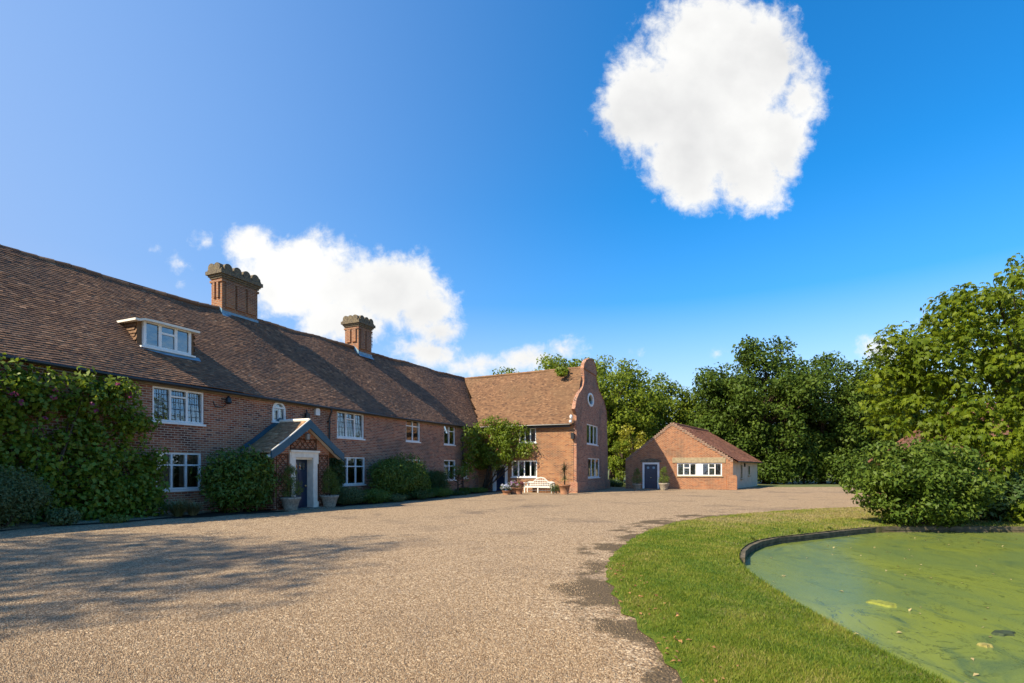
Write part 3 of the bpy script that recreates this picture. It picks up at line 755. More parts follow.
# ---- roofs made of courses of single tiles
def tiles(E, Rr, keep, m, name, parent, cw=.17, rh=.11, sag=.03, lift=.022, seed=1, under=True, smin=0, smax=1, thick=.03):
    """E(s), Rr(s): eave and ridge points for s in 0..1"""
    g = np.random.default_rng(seed); e0, e1 = Vector(E(0)), Vector(E(1)); r0 = Vector(Rr(0))
    length = (e1 - e0).length; slope = (Vector(Rr(.5)) - Vector(E(.5))).length
    nr = int(slope / rh); nc = int(length / cw)
    nrm = (e1 - e0).cross(r0 - e0).normalized()
    if nrm.z < 0: nrm = -nrm
    ph = g.uniform(0, 6, 6)
    def pt(s, v):
        p = Vector(E(s)).lerp(Vector(Rr(s)), v); x = s * length; y = v * slope
        w = sag * (math.sin(x * .55 + ph[0] + y * .35) + .6 * math.sin(x * 1.3 + ph[1] - y * .9) + .5 * math.sin(y * 1.1 + ph[2] + x * .23))
        return p + nrm * w
    mb = MB(); tone = []
    for i in range(nr + 1):
        v0 = i * rh / slope; v1 = min((i + 1.15) * rh / slope, 1.0)
        if v0 >= 1: break
        rowt = g.normal() * .05
        for j in range(-1, nc + 1):
            s0 = (j + (.5 if i % 2 else 0)) * cw / length; s1 = s0 + (cw - .006) / length
            s0 = max(s0, 0); s1 = min(s1, 1)
            if s1 - s0 < .02 / length: continue
            if keep:
                c = pt((s0 + s1) / 2, min(v0 + rh / slope * .5, 1))
                if not keep(c): continue
            l0 = lift + g.normal() * .004; l1 = lift + g.normal() * .004; tw = g.normal() * .003
            A = pt(s0, v0); B_ = pt(s1, v0); Cc = pt(s1, v1); D = pt(s0, v1); k = len(mb.v)
            mb.v += [tuple(A + nrm * l0), tuple(B_ + nrm * l1), tuple(Cc + nrm * (.003 + tw)), tuple(D + nrm * .003), tuple(A + nrm * (l0 - thick)), tuple(B_ + nrm * (l1 - thick))]
            mb.f += [(k, k + 1, k + 2, k + 3), (k + 4, k + 5, k + 1, k)]
            tone += [float(np.clip(.45 + g.normal() * .21 + rowt, 0, 1))] * 6
    if under:
        k = len(mb.v); nseg = 12
        for a in range(nseg + 1):
            for vv in (0, 1):
                p = pt(smin + (smax - smin) * a / nseg, vv); mb.v.append(tuple(p - nrm * .12)); tone.append(.3)
        for a in range(nseg): mb.f.append((k + 2 * a, k + 2 * a + 2, k + 2 * a + 3, k + 2 * a + 1))
    return obj(name, mb, m, parent, tone=tone)

OVH = .2
EP = [(-8.9, None)] + [on_q(px, py, -OVH) for px, py in ((0, 354.5), (39, 361), (130, 376.5), (220, 390.2), (330, 407.2), (400, 417.5), (464, 426))]
EP[0] = (-9.2, EP[1][1]); EP.append((TC + .5, EP[-1][1]))
RP = [on_q(px, py, QR) for px, py in ((0, 246), (110, 277), (215, 307), (300, 331), (400, 360.5), (464, 378))]
RP = [(t, z - .07) for t, z in RP]; RP = [(-9.2, RP[0][1])] + RP; TJ = RP[-1][0]; ZJ = RP[-1][1]; RP.append((TJ + 3, ZJ))
print('eave', [tuple(round(v, 2) for v in p) for p in EP]); print('ridge', [tuple(round(v, 2) for v in p) for p in RP]); print('QG', QG, 'TB', TB, 'gable top', max(p[1] for p in GO))
def lin(P, t): return float(np.interp(t, [p[0] for p in P], [p[1] for p in P]))
Lm = TJ + .4 + 9
def Em(s): t = -9 + s * Lm; return (t, -OVH, lin(EP, t))
def Rm(s): t = -9 + s * Lm; return (t, QR, lin(RP, t) + .035 * math.sin(t * .9) + .02 * math.sin(t * 2.3 + 1))
def main_keep(c): return c.x < TC + .12 + max(c.y, -.3) * (TJ - TC) / QR
def roof_z(t, q): return lin(EP, t) + (lin(RP, t) - lin(EP, t)) * (q + OVH) / (QR + OVH)

tiles(Em, Rm, main_keep, M['tile'], 'roof', house, seed=3, sag=.035, smin=0, smax=(TC + 9) / Lm)
# back slope, unseen from the drive but part of the house
mb = MB()
for t0, t1 in ((-9, TJ + 1),):
    mb.quad((t0, QR, lin(RP, t0) - .02), (t1, QR, lin(RP, t1) - .02), (t1, 8.1, 4.5), (t0, 8.1, 4.5))
mb.f.append((len(mb.v), len(mb.v) + 1, len(mb.v) + 2)); mb.v += [(-8.85, -.2, 4.5), (-8.85, 7.9, 4.5), (-8.85, QR, lin(RP, -9) - .1)]
obj('rear_roof', mb, M['tile_red'], house)
# wing roof: eave along q at t = TC - .25
tg, zg = on_q(583.2, 367.5, QG + .15)                   # ridge where it meets the gable
ze1 = on_t(513, 425.8, TC - .25)[1]; ze2 = on_t(573, 423.8, TC - .25)[1]
QE = 7.8
def Ew(s): q = QG + .15 + s * (QE - QG - .15); return (TC - .25, q, ze2 + (ze1 - ze2) * min((q - QG) / 6, 1))
def Rw(s):
    q = QG + .15 + s * (QE - QG - .15); k = (q - QG - .15) / (QR - QG - .15); return (tg + (TJ - tg) * k, q, zg + (ZJ - zg) * min(k, 1))
def wing_keep(c):
    if c.y < 0: return True
    return c.x > TC + .02 + c.y * (TJ - TC) / QR
tiles(Ew, Rw, wing_keep, M['tile_wing'], 'wing_roof', house, seed=5, sag=.03, smin=0, smax=(0 - QG + .2) / (QE - QG - .15))
mb = MB(); a = Rw(0); b = Rw(1)
mb.quad(a, b, (TB + .2, QE, 4.4), (TB + .2, QG + .15, 4.4)); mb.v += [(TC, 7.88, 4.4), (TB, 7.88, 4.4), Rw(1)]; mb.f.append((4, 5, 6))
obj('rear_roof', mb, M['tile_red'], house)
# ridge tiles
mb = MB(); tone = []
def ridge_run(mb, P, n):
    for k in range(n):
        a = P(k / n); b = P((k + 1) / n - .02 / n)
        mb.tube([Vector(a) + Vector((0, 0, .0)), Vector(b) + Vector((0, 0, .012))], [.085, .092], 8)
ridge_run(mb, lambda s: Rm(s * (TJ + 9) / Lm), 85); obj('ridge_tiles', mb, M['tile'], house, tone=[float(x) for x in np.repeat(rng.uniform(0.1, .8, len(mb.v) // 16), 16)])
mb = MB(); ridge_run(mb, lambda s: Rw(s * (QR - QG) / (QE - QG)), 28); obj('ridge_tiles', mb, M['tile_wing'], house, tone=[float(x) for x in np.repeat(rng.uniform(0.2, .9, len(mb.v) // 16), 16)])
# fascia, gutters, downpipes
mb = MB(); gt = MB()
for (a, b) in zip(EP[:-1], EP[1:]):
    if b[0] - a[0] < .01: continue
    t0, t1 = a[0], min(b[0], TC - .02)
    if t1 <= t0: continue
    za, zb_ = lin(EP, t0), lin(EP, t1)
    mb.prism([(t0, za - .1), (t1, zb_ - .1), (t1, zb_ - .02), (t0, za - .02)], Fm, .14, .11)
    gt.tube([(t0, -.21, za - .035), (t1, -.21, zb_ - .035)], .055, 10)
mb.box(-9, TC - .02, .003, .11, 4.3, 4.33, lambda x, y, z: (x, -y, z))
obj('fascia', mb, M['fascia'], house); obj('gutter', gt, M['gutter'], house)
gt = MB(); gt.tube([(TC - .33, QG + .35, ze2 - .04), (TC - .33, -.3, ze1 - .04)], .06, 10); gt.box(TC - .27, TC - .22, QG + .37, -.1, ze2 - .2, ze2 - .02)
obj('gutter', gt, M['gutter'], house)
def downpipe(t, zt, q=-.09, top_q=-.21):
    p = MB().tube([(t, top_q, zt), (t, top_q, zt - .12), (t, (top_q + q) / 2, zt - .26), (t, q, zt - .4), (t, q, .05)], .042, 10)
    for z in (zt - .6, 2.2, .7): p.box(t - .07, t + .07, q - .05, -.003, z, z + .05)
    obj('downpipe', p, M['gutter'], house)
tdp = on_q(329.5, 440, -.09)[0]; downpipe(tdp, lin(EP, tdp) - .08)
tdp2 = on_q(463, 470, -.09)[0]; downpipe(min(tdp2, TC - .3), lin(EP, TC) - .08)

# ---- chimneys
def roof_hit(px, py):
    d = hR3 @ ray(px, py); lo, hi = 1.0, 80.0
    for k in np.arange(5, 80, .02):
        p = hE + d * float(k)
        if -OVH <= p.y <= QR + .5 and p.z <= roof_z(p.x, p.y): return p
def chimney(pxl, pxr, py_top, py_base, ribs, back, side_px):
    p = roof_hit((pxl + pxr) / 2, py_base)
    q = p.y if p else QR - .2
    a0, _ = on_q(pxl, py_base - 30, q); a1, _ = on_q(pxr, py_base - 30, q); zt = on_q((pxl + pxr) / 2, py_top, q)[1] - .2
    # depth from where the far edge of the sunlit side is seen
    q1 = on_t(side_px, py_base - 40, a0)[0]; print('chimney', a0, a1, q, q1, zt)
    z0 = roof_z(a0, q) - .5; st = MB()
    st.box(a0, a1, q, q1, z0, zt - .62)
    w = (a1 - a0)
    for k in range(ribs):                               # raised brick panels between the slots
        x0 = a0 + .1 + (w - .2) * k / ribs + .06; x1 = a0 + .1 + (w - .2) * (k + 1) / ribs - .06
        st.box(x0, x1, q - .07, q - .002, roof_z(a0, q) + .35, zt - .8)
    for k in range(2):
        y0 = q + .1 + (q1 - q - .2) * k / 2 + .06; y1 = q + .1 + (q1 - q - .2) * (k + 1) / 2 - .06
        st.box(a0 - .07, a0 - .002, y0, y1, roof_z(a0, q) + .75, zt - .8)
    st.box(a0 - .05, a1 + .05, q - .05, q1 + .05, zt - .78, zt - .68)
    ch = obj('chimney', st, M['brick_chimney'], house)
    cp = MB()
    for k, (e, h0, h1) in enumerate(((.05, .62, .54), (.1, .54, .46), (.17, .46, .3), (.11, .3, .22))): cp.box(a0 - e, a1 + e, q - e, q1 + e, zt - h0 + .002 * k, zt - h1)
    nl = max(2, int(round((w + .3) / .5)))
    for k in range(nl):                                  # row of rounded lobes round the top
        x = a0 - .02 + (w + .04) * (k + .5) / nl
        for y in (q - .02, q1 + .02):
            cp.tube([(x, y - .12, zt - .17), (x, y + .12, zt - .17)], .2, 14)
    ns = max(2, int(round((q1 - q + .3) / .5)))
    for k in range(ns):
        y = q - .02 + (q1 - q + .04) * (k + .5) / ns
        for x in (a0 - .02, a1 + .02): cp.tube([(x - .12, y, zt - .17), (x + .12, y, zt - .17)], .2, 14)
    obj('chimney_cap', cp, M['cap'], ch)
    fl = MB(); zr0 = roof_z((a0 + a1) / 2, q)
    fl.box(a0 - .03, a1 + .03, q - .025, q - .003, zr0 - .2, zr0 + .16)
    dzz = (lin(RP, a0) - lin(EP, a0)) / (QR + OVH)
    fl.quad((a0 - .08, q - .16, zr0 - .16 * dzz + .05), (a1 + .08, q - .16, zr0 - .16 * dzz + .05), (a1 + .03, q - .02, zr0 + .05), (a0 - .03, q - .02, zr0 + .05))
    yq = min(QR, q1)
    fl.prism([(q - .02, zr0 - .1), (yq, roof_z(a0, yq) - .1), (yq, roof_z(a0, yq) + .17), (q - .02, zr0 + .2)], lambda a, z, d: (a0 - d, a, z), .02, .004)
    obj('flashing', fl, M['lead'], ch)
    return a0, a1, q, q1, zt
c1 = chimney(222, 257.5, 266, 319, 3, 1, 211.4)
c2 = chimney(358.5, 371.5, 314.5, 356, 2, 1, 345)
# aerial bracket on the second chimney
ae = MB()
for k in range(4): ae.tube([(c2[1] + .1, c2[2] + .2, c2[4] - .75 - .22 * k), (c2[1] + .35, c2[2] + .2, c2[4] - .75 - .22 * k)], .02, 6)
ae.tube([(c2[1] + .3, c2[2] + .2, c2[4] - .6), (c2[1] + .3, c2[2] + .2, c2[4] - 1.6)], .015, 6)
obj('aerial', ae, M['gutter'], house)

# ---- dormer
pd = roof_hit(166, 352.5); qd = pd.y
d0, _ = on_q(142.7, 340, qd); d1, _ = on_q(190.3, 345, qd); zd1 = on_q(166, 327.5, qd)[1]; zd0 = pd.z + .06
print('dormer', d0, d1, qd, zd0, zd1)
Fd = lambda a, z, d: (a, qd - d, z)
sl_ = (lin(RP, d0) - lin(EP, d0)) / (QR + OVH)
qb = qd + (zd1 + .1 - pd.z) / sl_
cheeks = []
for (x0, x1) in ((d0 - .16, d0 - .005), (d1 + .005, d1 + .16)):
    dm = MB(); dm.v += [(x, y, z) for x in (x0, x1) for (y, z) in ((qd + .05, zd0 - .2), (qd + .05, zd1 + .02), (qb + .3, zd1 + .02))]
    dm.f += [(0, 1, 2), (5, 4, 3), (0, 3, 4, 1), (1, 4, 5, 2)]; cheeks.append(dm)
    for r_ in range(8):                                 # tile hung cheeks
        z0 = zd0 - .05 + r_ * .115
        for c_ in range(14):
            y0 = qd + .02 + c_ * .17 + (.085 if r_ % 2 else 0); sx = -1 if x0 < d0 else 1
            if pd.z + (y0 + .02 - qd) * sl_ > z0 + .1: continue
            x = (x0 if sx < 0 else x1) + sx * (.008 + rng.uniform(0, .012)); dm.quad((x + sx * .035, y0, z0), (x + sx * .035, y0 + .16, z0), (x, y0 + .16, z0 + .13), (x, y0, z0 + .13)); k_ = len(dm.v); dm.quad((x + sx * .035, y0, z0), (x + sx * .035, y0 + .16, z0), (x, y0 + .16, z0 - .002), (x, y0, z0 - .002))
rf = MB(); e = .2
prof = [(d0 - e - .16, .03), (d0 - e, .035), (d0 - .05, .09), (d0 + .3, .1), (d1 + .22, .1)]
for (a, b) in zip(prof[:-1], prof[1:]):
    rf.prism([(a[0], zd1 + a[1] - .07), (b[0], zd1 + b[1] - .07), (b[0], zd1 + b[1]), (a[0], zd1 + a[1])], lambda a_, z, d: (a_, qd - d, z), .22, -(qb - qd) - .35)
dor = obj('dormer', rf, M['stone'], house)
for dm in cheeks: obj('cheek', dm, M['tile_wing'], dor, tone=list(rng.uniform(.2, .9, len(dm.v))))
fr = MB(); gl = MB(); Bd = lambda mb, a, b, c, d, k0, k1: mb.box(a, b, c, d, k0, k1, Fd); w3 = (d1 - d0) / 3; fw = .09
for x in (d0, d1 - fw): Bd(fr, x, x + fw, zd0, zd1 + .1, -.05, .05)
for k in (1, 2): Bd(fr, d0 + w3 * k - .05, d0 + w3 * k + .05, zd0 + .08, zd1, -.045, .045)
Bd(fr, d0 + fw, d1 - fw, zd0, zd0 + .08, -.048, .048); Bd(fr, d0 + fw, d1 - fw, zd1, zd1 + .1, -.048, .048)
Bd(fr, d0 + w3 + .05, d0 + 2 * w3 - .05, zd0 + (zd1 - zd0) * .66, zd0 + (zd1 - zd0) * .66 + .07, -.04, .04)
gl.quad(Fd(d0 + .05, zd0 + .04, 0), Fd(d1 - .05, zd0 + .04, 0), Fd(d1 - .05, zd1 + .04, 0), Fd(d0 + .05, zd1 + .04, 0))
wn = obj('dormer_window', fr, M['white'], dor)
obj('dormer_glass', gl, M['glass'], dor)
obj('dormer_sill', MB().box(d0 - .12, d1 + .12, zd0 - .06, zd0 - .003, -.03, .13, Fd), M['white'], dor)
fl = MB(); zz = pd.z
fl.quad((d0 - .25, qd - .16, zz - .16 * sl_ + .05), (d1 + .3, qd - .16, zz - .16 * sl_ + .05), (d1 + .3, qd - .05, zz + .0 + .03), (d0 - .25, qd - .05, zz + .03)); fl.box(d0 - .16, d1 + .16, zz - .1, zz + .0, -.04, .06, Fd)
obj('flashing', fl, M['lead'], dor)
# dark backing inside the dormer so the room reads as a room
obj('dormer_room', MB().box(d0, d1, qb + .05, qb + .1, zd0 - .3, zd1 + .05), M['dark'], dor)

# ---- porch
Fp = lambda a, z, d: (a, PQ - d, z)
apex = on_q(308.5, 421, PQ - .25); eL = on_q(269.5, 452.5, PQ - .25); eR = on_q(342.5, 455.5, PQ - .25)
dL, dR_ = on_q(292.5, 480, PQ)[0], on_q(314, 480, PQ)[0]; dT = on_q(304, 457.5, PQ)[1]; gp_ = .06
pa = (pl + pr) / 2; print('porch', pl, pr, apex, eL, eR, dL, dR_, dT)
zeP = eL[1] + .12
wl = MB().panel([(pl, -.4), (pr, -.4), (pr, zeP), (apex[0], apex[1] - .18), (pl, zeP)], [[(dL, gp_), (dR_, gp_), (dR_, dT), (dL, dT)]], Fp, .25)
wl.box(pl, pl + .25, PQ + .252, -.003, -.4, zeP + .05); wl.box(pr - .25, pr, PQ + .252, -.003, -.4, zeP + .05)
porch = obj('porch', wl, M['brick'], house)
tl = []
def prof_l(s): # slope with a small kick at the foot
    return s - .1 * math.sin(math.pi * min(s / .9, 1)) * .6
for side, ee in ((0, eL), (1, eR)):
    q0, q1 = PQ - .3, -.01
    A = (apex[0], apex[1] + .0); mdl = ((A[0] + ee[0]) / 2 + (ee[0] - A[0]) * .18, (A[1] + ee[1]) / 2 - .03 + (ee[1] - A[1]) * .18)
    E1 = lambda s, ee=ee: (ee[0], q0 + s * (q1 - q0), ee[1]); Md = lambda s, mdl=mdl: (mdl[0], q0 + s * (q1 - q0), mdl[1]); T1 = lambda s, A=A: (A[0], q0 + s * (q1 - q0), A[1])
    tiles(E1, Md, None, M['tile_porch'], 'porch_roof', porch, seed=31 + side, sag=.006, rh=.1)
    tiles(Md, T1, None, M['tile_porch'], 'porch_roof', porch, seed=35 + side, sag=.006, rh=.1)
    # blue bargeboards front, and the board against the wall behind
    bb = MB(); pts = [A, mdl, ee]
    for (p_, q_) in zip(pts[:-1], pts[1:]):
        bb.prism([(p_[0], p_[1] + .05), (q_[0], q_[1] + .05), (q_[0], q_[1] - .24), (p_[0], p_[1] - .29)], Fp, .36, .3)
    obj('bargeboard', bb, M['blue'], porch)
    wb = MB()
    for (p_, q_) in zip(pts[:-1], pts[1:]):
        wb.prism([(p_[0], p_[1] + .2), (q_[0], q_[1] + .2), (q_[0], q_[1] - .1), (p_[0], p_[1] - .1)], Fm, .05, .003)
    obj('wall_board', wb, M['blue'], porch)
    sf = MB()
    for (p_, q_) in zip(pts[:-1], pts[1:]):
        sf.prism([(p_[0], p_[1] - .12), (q_[0], q_[1] - .12), (q_[0], q_[1] - .17), (p_[0], p_[1] - .17)], Fp, .29, .0)
    obj('soffit', sf, M['stone'], porch)
# light lead edge along the roof verge
ld = MB(); mdl = ((apex[0] + eL[0]) / 2 + (eL[0] - apex[0]) * .18, (apex[1] + eL[1]) / 2 - .03 + (eL[1] - apex[1]) * .18)
ld.tube([(apex[0], PQ - .33, apex[1] + .07), (mdl[0], PQ - .33, mdl[1] + .07), (eL[0], PQ - .33, eL[1] + .07)], .03, 6)
ld.tube([(apex[0], PQ - .3, apex[1] + .04), (apex[0], 0, apex[1] + .04)], .07, 8)
obj('verge_edge', ld, M['stone'], porch)
# surround, door
su = MB(); sw = .2
su.box(dL - .12, dL + .1, gp_ - .1, dT, -.02, .07, Fp); su.box(dR_ - .1, dR_ + .12, gp_ - .1, dT, -.02, .07, Fp)
su.box(dL - .12, dR_ + .12, dT, dT + .2, -.02, .08, Fp); su.box(dL - .2, dR_ + .2, dT + .2, dT + .28, -.02, .14, Fp)
su.box(dL - .18, dL - .12, dT - .25, dT + .2, .003, .07, Fp); su.box(dR_ + .12, dR_ + .18, dT - .25, dT + .2, .003, .07, Fp)
su.box(dL, dL + .08, gp_, dT, -.36, -.021, Fp); su.box(dR_ - .08, dR_, gp_, dT, -.36, -.021, Fp); su.box(dL + .08, dR_ - .08, dT - .08, dT, -.36, -.021, Fp)
su.box(dL - .16, dL + .12, -.1, gp_ + .22, .071, .1, Fp); su.box(dR_ - .12, dR_ + .16, -.1, gp_ + .22, .071, .1, Fp)
obj('door_surround', su, M['stone'], porch)
dd = MB(); dd.box(dL + .08, dR_ - .08, gp_, dT - .08, -.34, -.29, Fp); w = dR_ - dL - .16; h = dT - .08 - gp_
for (u0, u1, v0, v1) in ((.12, .46, .08, .36), (.54, .88, .08, .36), (.12, .46, .44, .72), (.54, .88, .44, .72)):
    dd.box(dL + .08 + w * u0, dL + .08 + w * u1, gp_ + h * v0, gp_ + h * v1, -.289, -.27, Fp)
obj('door', dd, M['blue_door'], porch)
dg = MB()
for (u0, u1) in ((.14, .44), (.56, .86)): dg.box(dL + .08 + w * u0, dL + .08 + w * u1, gp_ + h * .79, gp_ + h * .93, -.289, -.284, Fp)
obj('door_glass', dg, M['glass'], porch)
obj('door_handle', MB().ball(Fp(dR_ - .2, gp_ + h * .45, -.25), .04), M['brass'], porch, True)
obj('door_step', MB().box(dL - .25, dR_ + .25, -.2, gp_ - .003, -.42, .35, Fp), M['stone_base'], porch)
# diamond trellis either side of and over the door
ts = MB()
def lattice(x0, x1, z0, z1, st=.26):
    H = z1 - z0; W = x1 - x0
    for sgn in (1, -1):
        c = -H - st
        while c < W + H:
            pts = []
            for k in range(41):
                z = z0 + H * k / 40; x = x0 + c + sgn * (z - z0) + (H if sgn < 0 else 0) * 1.0
                if x0 <= x <= x1: pts.append((x, z))
            if len(pts) > 2:
                (xa, za), (xb, zb2) = pts[0], pts[-1]
                ts.prism([(xa - .02, za), (xa + .02, za), (xb + .02, zb2), (xb - .02, zb2)], Fp, .05 + (.012 if sgn > 0 else 0), .035 + (.012 if sgn > 0 else 0))
            c += st
    for (a, b, c_, d) in ((x0 - .02, x0 + .02, z0, z1), (x1 - .02, x1 + .02, z0, z1), (x0, x1, z0 - .02, z0 + .02), (x0, x1, z1 - .02, z1 + .02)): ts.box(a, b, c_, d, .003, .034, Fp)
lattice(pl + .08, dL - .24, .15, dT + .1); lattice(dR_ + .24, pr - .08, .15, dT + .1); lattice(dL - .1, dR_ + .1, dT + .32, dT + .72)
obj('trellis', ts, M['trellis'], porch)
# hanging lantern in the gable of the porch
la = MB(); lc = (apex[0], apex[1] - .62)
la.tube([Fp(lc[0], lc[1] + .3, .2), Fp(lc[0], lc[1] + .12, .2)], .012, 6); la.lathe([(.03, .14), (.11, .1), (.09, -.1), (.05, -.14)], seg=8)
la.v = la.v[:12] + [(x + lc[0], y + PQ - .2, z + lc[1]) for x, y, z in la.v[12:]]
obj('lantern', la, M['steel'], porch)

# ---- small fittings on the walls
t_, z_ = on_q(316.5, 412, 0); tag(obj('alarm_box', MB().prism([(t_ - .12, z_ - .15), (t_ + .12, z_ - .15), (t_ + .12, z_ + .12), (t_ + .06, z_ + .17), (t_ - .06, z_ + .17), (t_ - .12, z_ + .12)], Fm, .09, .003), M['white'], house), None)
t_, z_ = on_q(305.5, 415.5, 0); fl = MB(); fl.box(t_ - .1, t_ + .1, z_ - .17, z_ + .1, .05, .16, Fm); fl.tube([Fm(t_, z_ + .1, .1), Fm(t_, z_ + .25, .05)], .03, 8); fl.box(t_ - .04, t_ + .04, z_ - .05, z_ + .05, .003, .05, Fm)
obj('floodlight', fl, M['gutter'], house)
t_, z_ = on_q(225.5, 400, 0); fl = MB(); fl.tube([Fm(t_ - .5, z_ - .1, .01), Fm(t_ - .45, z_ - .3, .06), Fm(t_ - .2, z_ - .28, .12), Fm(t_, z_ - .1, .16)], .018, 6)
i0 = len(fl.v); fl.lathe([(.02, .14), (.09, .05), (.11, -.1), (.06, -.16)], seg=10); fl.v = fl.v[:i0] + [(x + t_, y - .16, z + z_) for x, y, z in fl.v[i0:]]
obj('wall_lantern', fl, M['gutter'], house)
q_, z_ = on_t(573.3, 436, TC); fl = MB(); fl.box(q_ - .1, q_ + .1, z_ - .2, z_ + .2, .05, .25, Fw); fl.box(q_ - .03, q_ + .03, z_ - .05, z_ + .05, .003, .05, Fw); obj('wall_lantern', fl, M['gutter'], house)
q_, z_ = on_t(571.5, 418.5, TC - .3); fl = MB(); fl.tube([(TC - .35, q_, z_ - .25), (TC - .35, q_, z_ + .1)], .03, 6); fl.ball((TC - .38, q_, z_ + .1), (.13, .1, .17)); fl.ball((TC - .38, q_ + .05, z_ - .2), (.1, .1, .12)); obj('security_camera', fl, M['white'], house, True)

# ================================================================== OUTBUILDING
Ax, Ay = at(625.5, 42.4); Bx, By = at(733, 40.3)
AA = math.atan2(By - Ay, Bx - Ax); AW = math.hypot(Bx - Ax, By - Ay)
annex = thing('outbuilding', (Ax, Ay, 0), AA, 'low red brick outbuilding with blue door and long white window below a tiled gable', 'outbuilding')
AM = Matrix.Translation((Ax, Ay, 0)) @ Matrix.Rotation(AA, 4, 'Z'); AI = AM.inverted(); aE = AI @ EYE; aR = AI.to_3x3()
def on_a(px, py, y=0.0):
    d = aR @ ray(px, py); p = aE + d * ((y - aE.y) / d.y); return p.x, p.z
SK = .36; LEN = 10
sk = lambda x, y, z: (x + y * SK, y, z)
Fa = lambda a, z, d: (a, -d, z)
ap = on_a(672, 423); eaL = on_a(625.5, 460); eaR = on_a(733, 460.5); print('annex', AW, ap, eaL, eaR)
win = (on_a(677, 470)[0], on_a(722, 470)[0], on_a(700, 475.8)[1], on_a(700, 463)[1])
adr = (on_a(643.8, 475)[0], on_a(658, 475)[0], .02, on_a(650, 463.7)[1])
mb = MB().panel([(0, -.4), (AW, -.4), (AW, eaR[1]), ap, (0, eaL[1])], [rloop(win), rloop(adr)], Fa, .3)
obj('front_wall', mb, M['brick_annex'], annex)
mb = MB()                                            # tumbled brick steps along the verge
for (a, b) in ((eaL, ap), (ap, eaR)):
    n = 24
    for k in range(n):
        x0 = a[0] + (b[0] - a[0]) * k / n; x1 = a[0] + (b[0] - a[0]) * (k + 1) / n; z0 = a[1] + (b[1] - a[1]) * k / n; z1 = a[1] + (b[1] - a[1]) * (k + 1) / n
        zt = max(z0, z1) + .025 + rng.uniform(-.01, .03); mb.box(x0 + .003, x1 - .003, min(z0, z1) - .1, zt, -.33, .03, Fa)
obj('verge_bricks', mb, brick_mat('verge brick', (.26, .1, .055), (.36, .2, .13), (.12, .06, .045), (.42, .36, .28), .4), annex)
# side and rear walls in cream render
mb = MB(); e0 = .32
xs = AW + .3; zs = eaR[1] - .1
s0 = (AW - .02, e0); s1 = (AW - .02 + SK * (LEN - e0), LEN)
def side_wall(p, q, z0, z1, th, mbx):
    p = Vector(p); q = Vector(q); d = (q - p).normalized(); nn = Vector((d.y, -d.x)) * th
    v = [(p.x, p.y), (q.x, q.y), (q.x - nn.x, q.y - nn.y), (p.x - nn.x, p.y - nn.y)]; i = len(mbx.v)
    mbx.v += [(*a, z0) for a in v] + [(*a, z1) for a in v]
    mbx.f += [(i, i + 1, i + 5, i + 4), (i + 1, i + 2, i + 6, i + 5), (i + 2, i + 3, i + 7, i + 6), (i + 3, i, i + 4, i + 7), (i + 4, i + 5, i + 6, i + 7)]
side_wall(s0, s1, -.4, zs + .1, .25, mb)
side_wall((.02 + SK * LEN, LEN), (.02 + SK * e0, e0), -.4, eaL[1] - .1, .25, mb)
mb.panel([(.3 + SK * LEN, -.4), (AW - .3 + SK * LEN, -.4), (AW - .3 + SK * LEN, zs), (ap[0] + SK * LEN, ap[1] - .4), (.3 + SK * LEN, eaL[1] - .1)], [], lambda a, z, d: (a, LEN - .05 + d, z), .2)
obj('side_wall', mb, M['cream'], annex)
dvec = Vector((SK, 1)).normalized()
def side_pt(s, z, d): # s metres along the cream wall, d outward
    p = Vector(s0) + dvec * s; nn = Vector((dvec.y, -dvec.x)) * d; return (p.x + nn.x, p.y + nn.y, z)
mb = MB()
for (sa, sb, za, zb2) in ((3.0, 3.5, .75, 2.0), (5.9, 6.6, 1.0, 1.9)):
    mb2 = MB().box(sa, sb, za, zb2, .003, .05, side_pt); o = obj('side_window', mb2, M['cream'], annex)
    obj('glass', MB().box(sa + .08, sb - .08, za + .08, zb2 - .08, .051, .056, side_pt), M['glass'], o); obj('sill', MB().box(sa - .05, sb + .05, za - .09, za - .003, .003, .12, side_pt), M['lintel'], o)
obj('wall_vent', MB().box(4.3, 4.6, 1.75, 2.05, .003, .09, side_pt), M['gutter'], annex)
zt_ = zs + .05
tiles(lambda s: sk(AW + .3, .33 + s * (LEN - .2), zt_), lambda s: sk(ap[0], .33 + s * (LEN - .2), ap[1] - .05), None, M['tile_annex'], 'roof', annex, seed=51, sag=.012, cw=.25, rh=.16)
tiles(lambda s: sk(-.25, .33 + s * (LEN - .2), eaL[1] - .1), lambda s: sk(ap[0], .33 + s * (LEN - .2), ap[1] - .05), None, M['tile_annex'], 'roof', annex, seed=52, sag=.012, cw=.25, rh=.16)
mb = MB(); ridge_run(mb, lambda s: sk(ap[0], .35 + s * (LEN - .3), ap[1] - .02), 26); obj('ridge_tiles', mb, M['tile_annex'], annex, tone=[.5] * len(mb.v))
gt = MB().tube([sk(AW + .36, .35, zt_ - .04), sk(AW + .36, LEN, zt_ - .04)], .06, 8); obj('gutter', gt, M['gutter'], annex)
obj('lintel', MB().box(win[0] - .35, win[1] + .25, win[3] + .02, win[3] + .42, .003, .04, Fa), M['lintel'], annex)
obj('door_lintel', MB().prism([(adr[0] - .3, adr[3] + .12), (adr[1] + .3, adr[3] + .12), (adr[1] + .2, adr[3] + .3), ((adr[0] + adr[1]) / 2 + .1, adr[3] + .42), ((adr[0] + adr[1]) / 2 - .1, adr[3] + .42), (adr[0] - .2, adr[3] + .3)], Fa, .07, .003), M['cap'], annex)
wm = (win[0] + win[1]) / 2
obj('mullion_post', MB().box(wm - .18, wm + .18, win[2], win[3], -.14, -.02, Fa), M['white'], annex)
